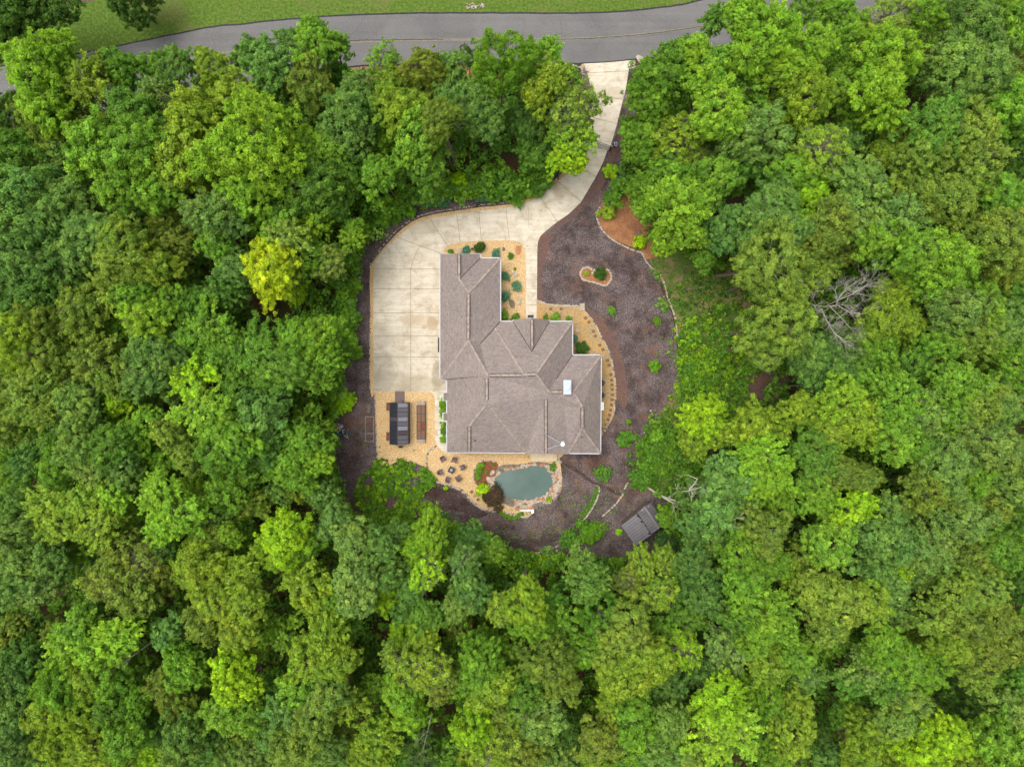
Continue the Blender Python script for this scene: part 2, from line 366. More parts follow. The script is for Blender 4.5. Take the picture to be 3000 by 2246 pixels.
mb = MB(); strip(mb, wobble(rt, 0.8, 3), 0.2, 0.034, M['tar']); strip(mb, wobble(rb, 0.8, 4), 0.2, 0.034, M['tar']); tag(mb.build('road_edge'), kind='structure')
cl = [(-400,352),(0,276),(300,222),(480,185),(680,153),(860,134),(1000,126),(1200,118),(1400,117),(1500,116),(1600,117),(1700,114),(1800,108),(1900,99),(2000,86),(2070,75),(2200,50),(2500,-10)]
cc = catmull(cl, 6, False); mb = MB()
for dy in (-1.7, 1.7): strip(mb, [(x, y+dy) for x, y in cc], 0.07, 0.035, M['lane_paint'])
tag(mb.build('lane_marking'), kind='structure')
mb = MB(); strip(mb, wobble([(x, y-1) for x, y in catmull([(1000,124),(1060,120),(1130,119),(1250,117),(1300,118)], 8, False)], 0.6, 8), 0.09, 0.036, M['tar']); strip(mb, wobble([(x,y) for x, y in catmull([(1560,118),(1700,115),(1800,109),(1900,100),(2000,87),(2060,77)], 8, False)], 0.5, 9), 0.07, 0.0365, M['tar'])
tag(mb.build('road_crack'), kind='structure')
# dirt patches by the road
sheet('gravel_verge', [(1040,196),(1180,198),(1190,225),(1120,250),(1060,240),(1030,215)], 0.006, M['soil'], 6, 2)
sheet('gravel_verge', [(1380,196),(1480,200),(1500,250),(1400,260),(1360,220)], 0.006, M['soil'], 6, 2)
sheet('bare_soil', [(2080,590),(2140,560),(2200,540),(2220,600),(2170,660),(2120,650)], 0.006, M['rust_mulch'], 6, 3)
sheet('bare_soil', [(165,12),(240,5),(290,-5),(300,-60),(150,-60)], 0.012, M['rust_mulch'], 5, 3)
sheet('bare_soil', [(2200,1080),(2250,1065),(2310,1100),(2300,1150),(2250,1175),(2195,1140)], 0.012, M['rust_mulch'], 6, 3)
sheet('meadow', [(1850,700),(1930,690),(2060,760),(2200,790),(2260,900),(2240,1050),(2220,1150),(2150,1260),(2060,1340),(2020,1430),(1890,1450),(1850,1400),(1880,1300),(1930,1200),(1975,1110),(1988,1000),(1965,900),(1930,820),(1880,745)], 0.010, M['meadow'], 5, 3)
mulch = [(1720,190),(1860,180),(1880,300),(1830,470),(1790,540),(1760,620),(1754,660),(1800,702),(1862,730),(1898,758),(1920,800),(1945,860),(1970,930),(1985,1010),(1988,1060),(1982,1120),(1950,1190),(1905,1260),(1885,1310),(1860,1380),(1880,1420),(1960,1480),(1980,1580),(1900,1640),(1800,1650),(1700,1640),(1600,1630),(1500,1620),(1420,1600),(1350,1560),(1280,1510),(1200,1540),(1060,1520),(1000,1460),(975,1350),(975,1240),(990,1130),(1025,1000),(1028,900),(1030,800),(1050,730),(1090,670),(1160,620),(1240,580),(1330,575),(1400,560),(1500,550),(1560,540),(1640,490),(1690,430),(1720,380),(1700,240)]
sheet('mulch_bed', mulch, 0.016, M['mulch'], 5, 2)
# rustier mulch lying in streaks
for pts in ([A(1420,230),A(1500,210),A(1480,330),A(1440,520),A(1450,640),A(1480,700),A(1410,680),A(1415,300)],
            [A(1760,740),A(1850,790),A(1960,950),A(2020,1100),A(2060,1300),A(2040,1480),A(1985,1380),A(1975,1250),A(1950,1080),A(1890,970),A(1830,860)],
            [A(1700,10),A(1760,-20),A(1680,90),A(1560,170),A(1470,230),A(1570,110)],
            [(1700,600),(1745,530),(1775,470),(1795,430),(1812,380),(1835,330),(1822,400),(1800,460),(1775,530),(1735,590)]):
    sheet('rust_mulch', pts, 0.020 + 0.0002*len(pts)*random.random(), M['rust_mulch'], 5, 2.2)
sheet('footpath', [B(1720,745),B(1760,752),B(1850,812),B(1950,888),B(2060,930),B(2150,975),B(2140,990),B(2040,950),B(1940,908),B(1840,840),B(1740,775)], 0.0225, M['mulch_dark'], 5, 1.5)
for k, pts in enumerate(([B(720,960),B(840,915),B(960,960),B(1040,1030),B(1120,1085),B(1180,1120),B(1100,1140),B(980,1100),B(880,1080),B(760,1040)], [B(1180,1250),B(1300,1270),B(1420,1300),B(1540,1290),B(1660,1250),B(1700,1290),B(1560,1350),B(1400,1365),B(1250,1330)])):
    sheet('damp_mulch', pts, 0.0205 + 0.00015*k, M['mulch_dark'], 6, 3.5)  # patches of darker mulch near the foot of the bed
sheet('soil_bed', [A(1865,20),A(1842,90),A(1870,160),A(1960,245),A(2090,305),A(2160,335),(1900,760),(1960,720),(1930,620),(1850,560),(1790,560),(1765,590)], 0.024, M['soil'], 5, 1.2)
sheet('wood_chip_bed', [(1288,697),(1545,697),(1562,800),(1562,960),(1288,960)], 0.022, M['chips'], 0)
sheet('wood_chip_edging', [(1100,1147),(1085,1146),(1084,900),(1084,800),(1091,769),(1151,696),(1206,651),(1257,631),(1338,618),(1403,608),(1480,600),(1519,592),(1580,564),(1630,522),(1660,500),(1660,540),(1540,610),(1300,650),(1150,740),(1110,800),(1110,1147)], 0.0190, M['chips'], 4, 0.8)
sheet('wood_chip_yard', [(1097,1140),(1280,1140),(1285,1290),(1320,1310),(1640,1310),(1640,1340),B(1690,700),B(1700,760),B(1712,860),B(1700,960),B(1640,1040),B(1510,1085),B(1490,1125),B(1440,1140),B(1300,1108),B(1230,1100),B(1140,1080),B(1080,1040),B(1030,985),B(960,935),B(830,895),B(770,865),B(755,830),B(700,770),B(560,735),B(388,745),(1101,1152)], 0.0224, M['chips'], 4, 0.5)
sheet('wood_chip_side_yard', [A(1405,685),A(1480,716),A(1600,728),A(1720,728),A(1760,768),A(1830,868),A(1880,968),A(1940,1085),A(1965,1200),A(1974,1330),A(1968,1480),A(1940,1555),(1762,1274),(1700,1274),(1560,960),(1565,905)], 0.0236, M['chips_old'], 4, 0.5)
sheet('wood_chip_corner', [(1099,1140),(1130,1140),(1130,1210),(1103,1210)], 0.0215, M['chips'], 0)
sheet('driveway', [(1094,800),(1096,775),A(300,330),(1163,696),(1212,657),(1260,640),(1338,628),(1403,618),(1482,609),(1521,601),(1545,594),(1583,576),(1634,533),(1663,507),(1696,475),(1708,435),(1722,390),(1733,330),(1738,290),(1737,272),(1725,232),(1719,210),(1710,187.5),(1780,184),(1850,177.5),(1842,203),(1835,254),(1826,290),(1808,362),(1790,424),(1778,445),(1764,482),(1746,518),(1701,594),(1665,628),(1633,650),(1600,676),(1583,692),(1576,710),(1574,730),(1573,877),(1571,960),(1541,960),(1541,828),(1541,745),(1537,728),(1527,712),(1505,705),(1490,704),(1411,705),(1350,710),(1320,716),(1303,728),(1297,745),(1310,800),(1310,1113),(1320,1115),(1320,1326),(1305,1326),(1292,1317),(1280,1302),(1275,1285),(1274,1200),(1274,1168),(1271,1155),(1264,1149),(1251,1147),(1096,1146),(1094,1100)], 0.045, M['concrete'], 0, thick=0.04)
mb = MB()
J = [[A(230,y), A(712,y)] for y in (463,606,778,945,1095)] + [[A(500,463),A(500,1340)],[A(500,463),A(518,395),A(555,310)],
     [A(400,235),A(725,352)],[A(640,98),A(700,200),A(768,298)],[A(830,70),A(857,268)],[A(990,45),A(1008,258)],[A(1185,22),A(1210,255)],[A(1465,-15),A(1555,122)],
     [C3(230,1592),C3(285,1690)],[C3(372,1470),C3(560,1632)],[C3(542,1345),C3(682,1432)],[C3(660,955),C3(852,1003)],[C3(640,770),C3(900,808)],[C3(615,592),C3(935,576)],
     [B(797,290),B(862,290)],[B(797,372),B(862,372)],[B(797,458),B(862,458)],[B(797,545),B(862,545)],[B(787,240),B(870,165)],
     [A(1330,300),A(1412,300)],[A(1332,400),A(1410,400)],[A(1332,500),A(1410,500)],[A(1332,605),A(1408,605)],[A(1332,720),A(1405,720)],[A(1225,256),A(1345,300)],[A(1345,0),A(1350,170)]]
for k, j in enumerate(J): strip(mb, j, 0.05 if k < 19 else 0.03, 0.0485 + 0.0001*k, M['joint'])
tag(mb.build('driveway_joint'), kind='structure')
# ------------------------------------------------------------------ foliage helpers and prototypes
def unit(a): return a / np.maximum(1e-9, np.linalg.norm(a, axis=-1, keepdims=True))
def leaf_mesh(name, cen, nrm, size, tint, mat, aspect=1.6, axis=None, colr=None, rg=rng):
    """kite shaped leaves: cen (n,3), nrm (n,3), size (n,), tint (n,)"""
    n = len(cen)
    a = unit(rg.normal(size=(n, 3))) if axis is None else axis
    t = unit(a - nrm*np.sum(a*nrm, 1, keepdims=True)); b = np.cross(nrm, t)
    L = (size*aspect/2)[:, None]*t; W = (size/2)[:, None]*b
    v = np.empty((n, 4, 3)); v[:, 0] = cen-L; v[:, 1] = cen+W-L*0.1; v[:, 2] = cen+L; v[:, 3] = cen-W-L*0.1
    v[:, 2] -= nrm*(size*0.25)[:, None]; v[:, 0] -= nrm*(size*0.12)[:, None]
    me = bpy.data.meshes.new(name)
    me.vertices.add(4*n); me.vertices.foreach_set('co', v.reshape(-1).astype(np.float32))
    me.loops.add(4*n); me.loops.foreach_set('vertex_index', np.arange(4*n, dtype=np.int32))
    me.polygons.add(n); me.polygons.foreach_set('loop_start', np.arange(0, 4*n, 4, dtype=np.int32))
    me.update()
    at = me.attributes.new('tint', 'FLOAT', 'FACE'); at.data.foreach_set('value', tint.astype(np.float32))
    if colr is not None:
        ac = me.attributes.new('col', 'FLOAT_COLOR', 'FACE'); ac.data.foreach_set('color', np.concatenate([colr, np.ones((n, 1))], 1).reshape(-1).astype(np.float32))
    me.materials.append(mat); return me
def rand_dirs(rg, n, zmin=-1.0):
    z = rg.uniform(zmin, 1, n); a = rg.uniform(0, 2*np.pi, n); r = np.sqrt(np.maximum(0, 1-z*z))
    return np.stack([r*np.cos(a), r*np.sin(a), z], 1)
def crown_proto(seed, kind):
    rg = np.random.default_rng(seed)
    par = dict(round=(150, (0.075, 0.17), 11, 15, 0.038, 1.5), fine=(210, (0.06, 0.13), 8, 13, 0.031, 1.6), pine=(170, (0.06, 0.13), 9, 15, 0.030, 3.0),
               feather=(110, (0.08, 0.15), 11, 13, 0.040, 2.0), sparse=(115, (0.08, 0.16), 9, 12, 0.040, 1.5), shrub=(16, (0.25, 0.42), 18, 11, 0.085, 1.6))[kind]
    nl, (r0, r1), nc, nlf, ls, asp = par
    nl = int(nl*rg.uniform(0.75, 1.2)); ls *= rg.uniform(0.82, 1.25); taper = rg.uniform(0.1, 0.34)
    ph = rg.uniform(0, 6.28, 4); amp = rg.uniform(0.06, 0.2, 4)
    def env(d):
        a = np.arctan2(d[:, 1], d[:, 0])
        return 1 + amp[0]*np.sin(2*a+ph[0]) + amp[1]*np.sin(3*a+ph[1]) + 0.7*amp[2]*np.sin(5*a+ph[2])
    d = rand_dirs(rg, nl, -0.45)
    k = np.arange(nl)+0.5; zz = 1-1.45*k/nl; aa = k*2.399963 + rg.uniform(0, 6)    # spread the boughs evenly, then shake them
    d = np.stack([np.sqrt(np.maximum(0, 1-zz*zz))*np.cos(aa), np.sqrt(np.maximum(0, 1-zz*zz))*np.sin(aa), zz], 1); d = unit(d + rg.normal(scale=0.16, size=d.shape))
    lr = rg.uniform(r0, r1, nl)
    rad = rg.uniform(0.64, 1.0, nl) + 0.16*(rg.random(nl) < 0.14) + 0.10*np.sin(3*d[:, 0]*2.2+ph[0])*np.sin(3*d[:, 1]*2.0+ph[1])
    if kind == 'feather': rad = rg.uniform(0.45, 1.02, nl)
    c = d*((rad - lr*0.5)*env(d))[:, None]*np.array([1, 1, 0.86])
    c[:, :2] *= (1 - taper*np.clip(c[:, 2:3], 0, 1)**1.5)
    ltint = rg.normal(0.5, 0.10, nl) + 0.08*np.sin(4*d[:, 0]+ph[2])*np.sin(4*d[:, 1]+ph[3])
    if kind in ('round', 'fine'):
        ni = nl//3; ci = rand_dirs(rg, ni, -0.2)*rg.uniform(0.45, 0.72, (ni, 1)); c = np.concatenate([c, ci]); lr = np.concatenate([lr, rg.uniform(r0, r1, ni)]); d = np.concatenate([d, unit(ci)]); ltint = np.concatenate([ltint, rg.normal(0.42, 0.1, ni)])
    cen = []; nrm = []; tin = []; ax = []
    for i in range(len(c)):
        m = max(6, int(nc*(lr[i]/((r0+r1)/2))**2))
        dd = unit(rand_dirs(rg, m, -0.7) + d[i]*0.45 + np.array([0, 0, 0.25]))
        rr = lr[i]*rg.uniform(0.6, 1.12, (m, 1))
        cp = c[i] + dd*rr*np.array([1.0, 1.0, 0.85])
        if kind == 'feather':   # sprays drawn out along the bough
            s = rg.uniform(-1, 1, (m, 1)); cp = c[i] + d[i]*s*lr[i]*1.5 + rg.normal(scale=lr[i]*0.35, size=(m, 3)); dd = unit(rg.normal(scale=0.5, size=(m, 3)) + d[i]*0.4 + np.array([0, 0, 0.8]))
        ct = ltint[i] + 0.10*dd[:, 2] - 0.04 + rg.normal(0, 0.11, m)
        for j in range(m):
            q = nlf
            off = rg.normal(scale=0.027 if kind != 'shrub' else 0.07, size=(q, 3))
            nn = unit(dd[j]*0.8 + np.array([0, 0, 0.45]) + rg.normal(scale=0.5, size=(q, 3)))
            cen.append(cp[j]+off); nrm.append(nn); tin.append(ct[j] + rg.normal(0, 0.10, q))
            ax.append(unit(dd[j] + rg.normal(scale=0.7 if kind != 'pine' else 0.9, size=(q, 3))))
    cen = np.concatenate(cen); nrm = np.concatenate(nrm); tin = np.clip(np.concatenate(tin), 0, 1); ax = np.concatenate(ax)
    size = ls*rg.uniform(0.7, 1.3, len(cen))
    if kind == 'pine': size *= 0.8
    return leaf_mesh('crown', cen, nrm, size, tin, M['leaf'], asp, ax, rg=rg), c, d, lr
def limb_mesh(seed, c, lr, mat, thick=1.0, twigs=0, n=5):
    rg = random.Random(seed); mb = MB(); root = Vector((0, 0, -0.62))
    for i in range(len(c)):
        e = Vector(c[i]); s = Vector((rg.uniform(-.03, .03), rg.uniform(-.03, .03), rg.uniform(-0.6, 0.15)))
        if e.z < s.z - 0.1: s.z = e.z - 0.15
        m1 = s.lerp(e, 0.45) + Vector((rg.uniform(-.08, .08), rg.uniform(-.08, .08), rg.uniform(-.02, .08)))
        mb.tube([s, m1, e], [0.026*thick, 0.016*thick, 0.006*thick], mat, n, False)
        for k in range(twigs):
            t = rg.uniform(0.35, 1.0); p = m1.lerp(e, t); dr = (e - s).normalized() + Vector((rg.gauss(0, .6), rg.gauss(0, .6), rg.gauss(0.1, .35)))
            L = rg.uniform(0.12, 0.34); q = p + dr.normalized()*L
            mid = p.lerp(q, 0.5) + Vector((rg.gauss(0, .02), rg.gauss(0, .02), rg.gauss(0, .02)))
            mb.tube([p, mid, q], [0.008*thick, 0.006*thick, 0.002*thick], mat, 4, False)
            for k2 in range(2):
                q2 = mid + ((q-p).normalized() + Vector((rg.gauss(0, .7), rg.gauss(0, .7), rg.gauss(0, .4)))).normalized()*L*0.6
                mb.tube([mid, q2], [0.005*thick, 0.0015*thick], mat, 3, False)
    mb.tube([(0, 0, -0.62), (0.01, 0, -0.2), (0, 0.01, 0.35)], [0.05, 0.04, 0.015], mat, 7, False)
    return mb.mesh('branches')
PROTO = {}
for kind, seeds in dict(round=(1, 2, 3, 4, 5, 6), fine=(11, 12, 13, 14), pine=(21, 22, 23), feather=(31, 32), sparse=(41, 42, 43), shrub=(51, 52, 53)).items():
    PROTO[kind] = []
    for s_ in seeds:
        me, c, d, lr = crown_proto(s_, kind)
        if kind == 'shrub': br = limb_mesh(s_, c[:10]*0.8, lr, M['bark'], 0.8); 
        elif kind == 'sparse': br = limb_mesh(s_, c, lr, M['bark_pale'], 0.7, 2)
        else: br = limb_mesh(s_, c[:26], lr, M['bark'] if s_ % 2 else M['bark_pale'], 0.8, 1)
        PROTO[kind].append((me, br))
tm = MB(); tm.tube([(0, 0, -0.01), (0, 0, 0.03), (0.01, 0.005, 0.4), (0, 0.01, 0.8), (0, 0, 1.0)], [0.085, 0.062, 0.055, 0.048, 0.042], M['bark'], 8)
TRUNK = tm.mesh('trunk')
tm = MB(); tm.tube([(0, 0, -0.01), (0, 0, 0.03), (0.01, 0.005, 0.4), (0, 0.01, 0.8), (0, 0, 1.0)], [0.075, 0.055, 0.05, 0.045, 0.04], M['bark_pale'], 8)
TRUNKP = tm.mesh('trunk')
COLS = dict(L=(136,180,48), M=(116,164,50), G=(94,142,50), V=(106,152,42), B=(104,146,76), D=(62,100,36), O=(122,142,56), Y=(136,164,48), S=(168,188,42), X=(150,192,30), W=(120,154,80), P=(130,158,66), T=(86,130,64), K=(84,74,58), J=(84,148,122), F=(86,140,104))
CNAME = dict(L='bright light green', M='fresh green', G='mid green', V='grass green', B='muted bluish green', D='dark green', O='dull olive', Y='yellowish green', S='golden yellow', X='vivid lime', W='soft grey green', P='pale olive', T='teal green', K='brownish purple', J='blue-green', F='bluish')
KCAT = dict(round='tree', fine='tree', pine='pine tree', feather='tree', sparse='tree')
KNAME = dict(round='broadleaf_tree', fine='broadleaf_tree', feather='broadleaf_tree', pine='pine_tree', sparse='thin_crowned_tree')
KWORD = dict(round='broadleaf tree', fine='fine-leaved tree', feather='feathery tree', pine='pine', sparse='thin-crowned tree')
def vcol(key, amt=0.10, blend=0.0):
    r, g_, b_ = COLS[key]; k = 1.18*(1+random.uniform(-amt, amt))
    r, g_, b_ = (r+(114-r)*blend, g_+(146-g_)*blend, b_+(62-b_)*blend)
    c = lin(r, g_, b_, k); return (c[0]*(1+random.uniform(-.07, .07)), c[1], c[2]*(1+random.uniform(-.12, .12)), 1.0)
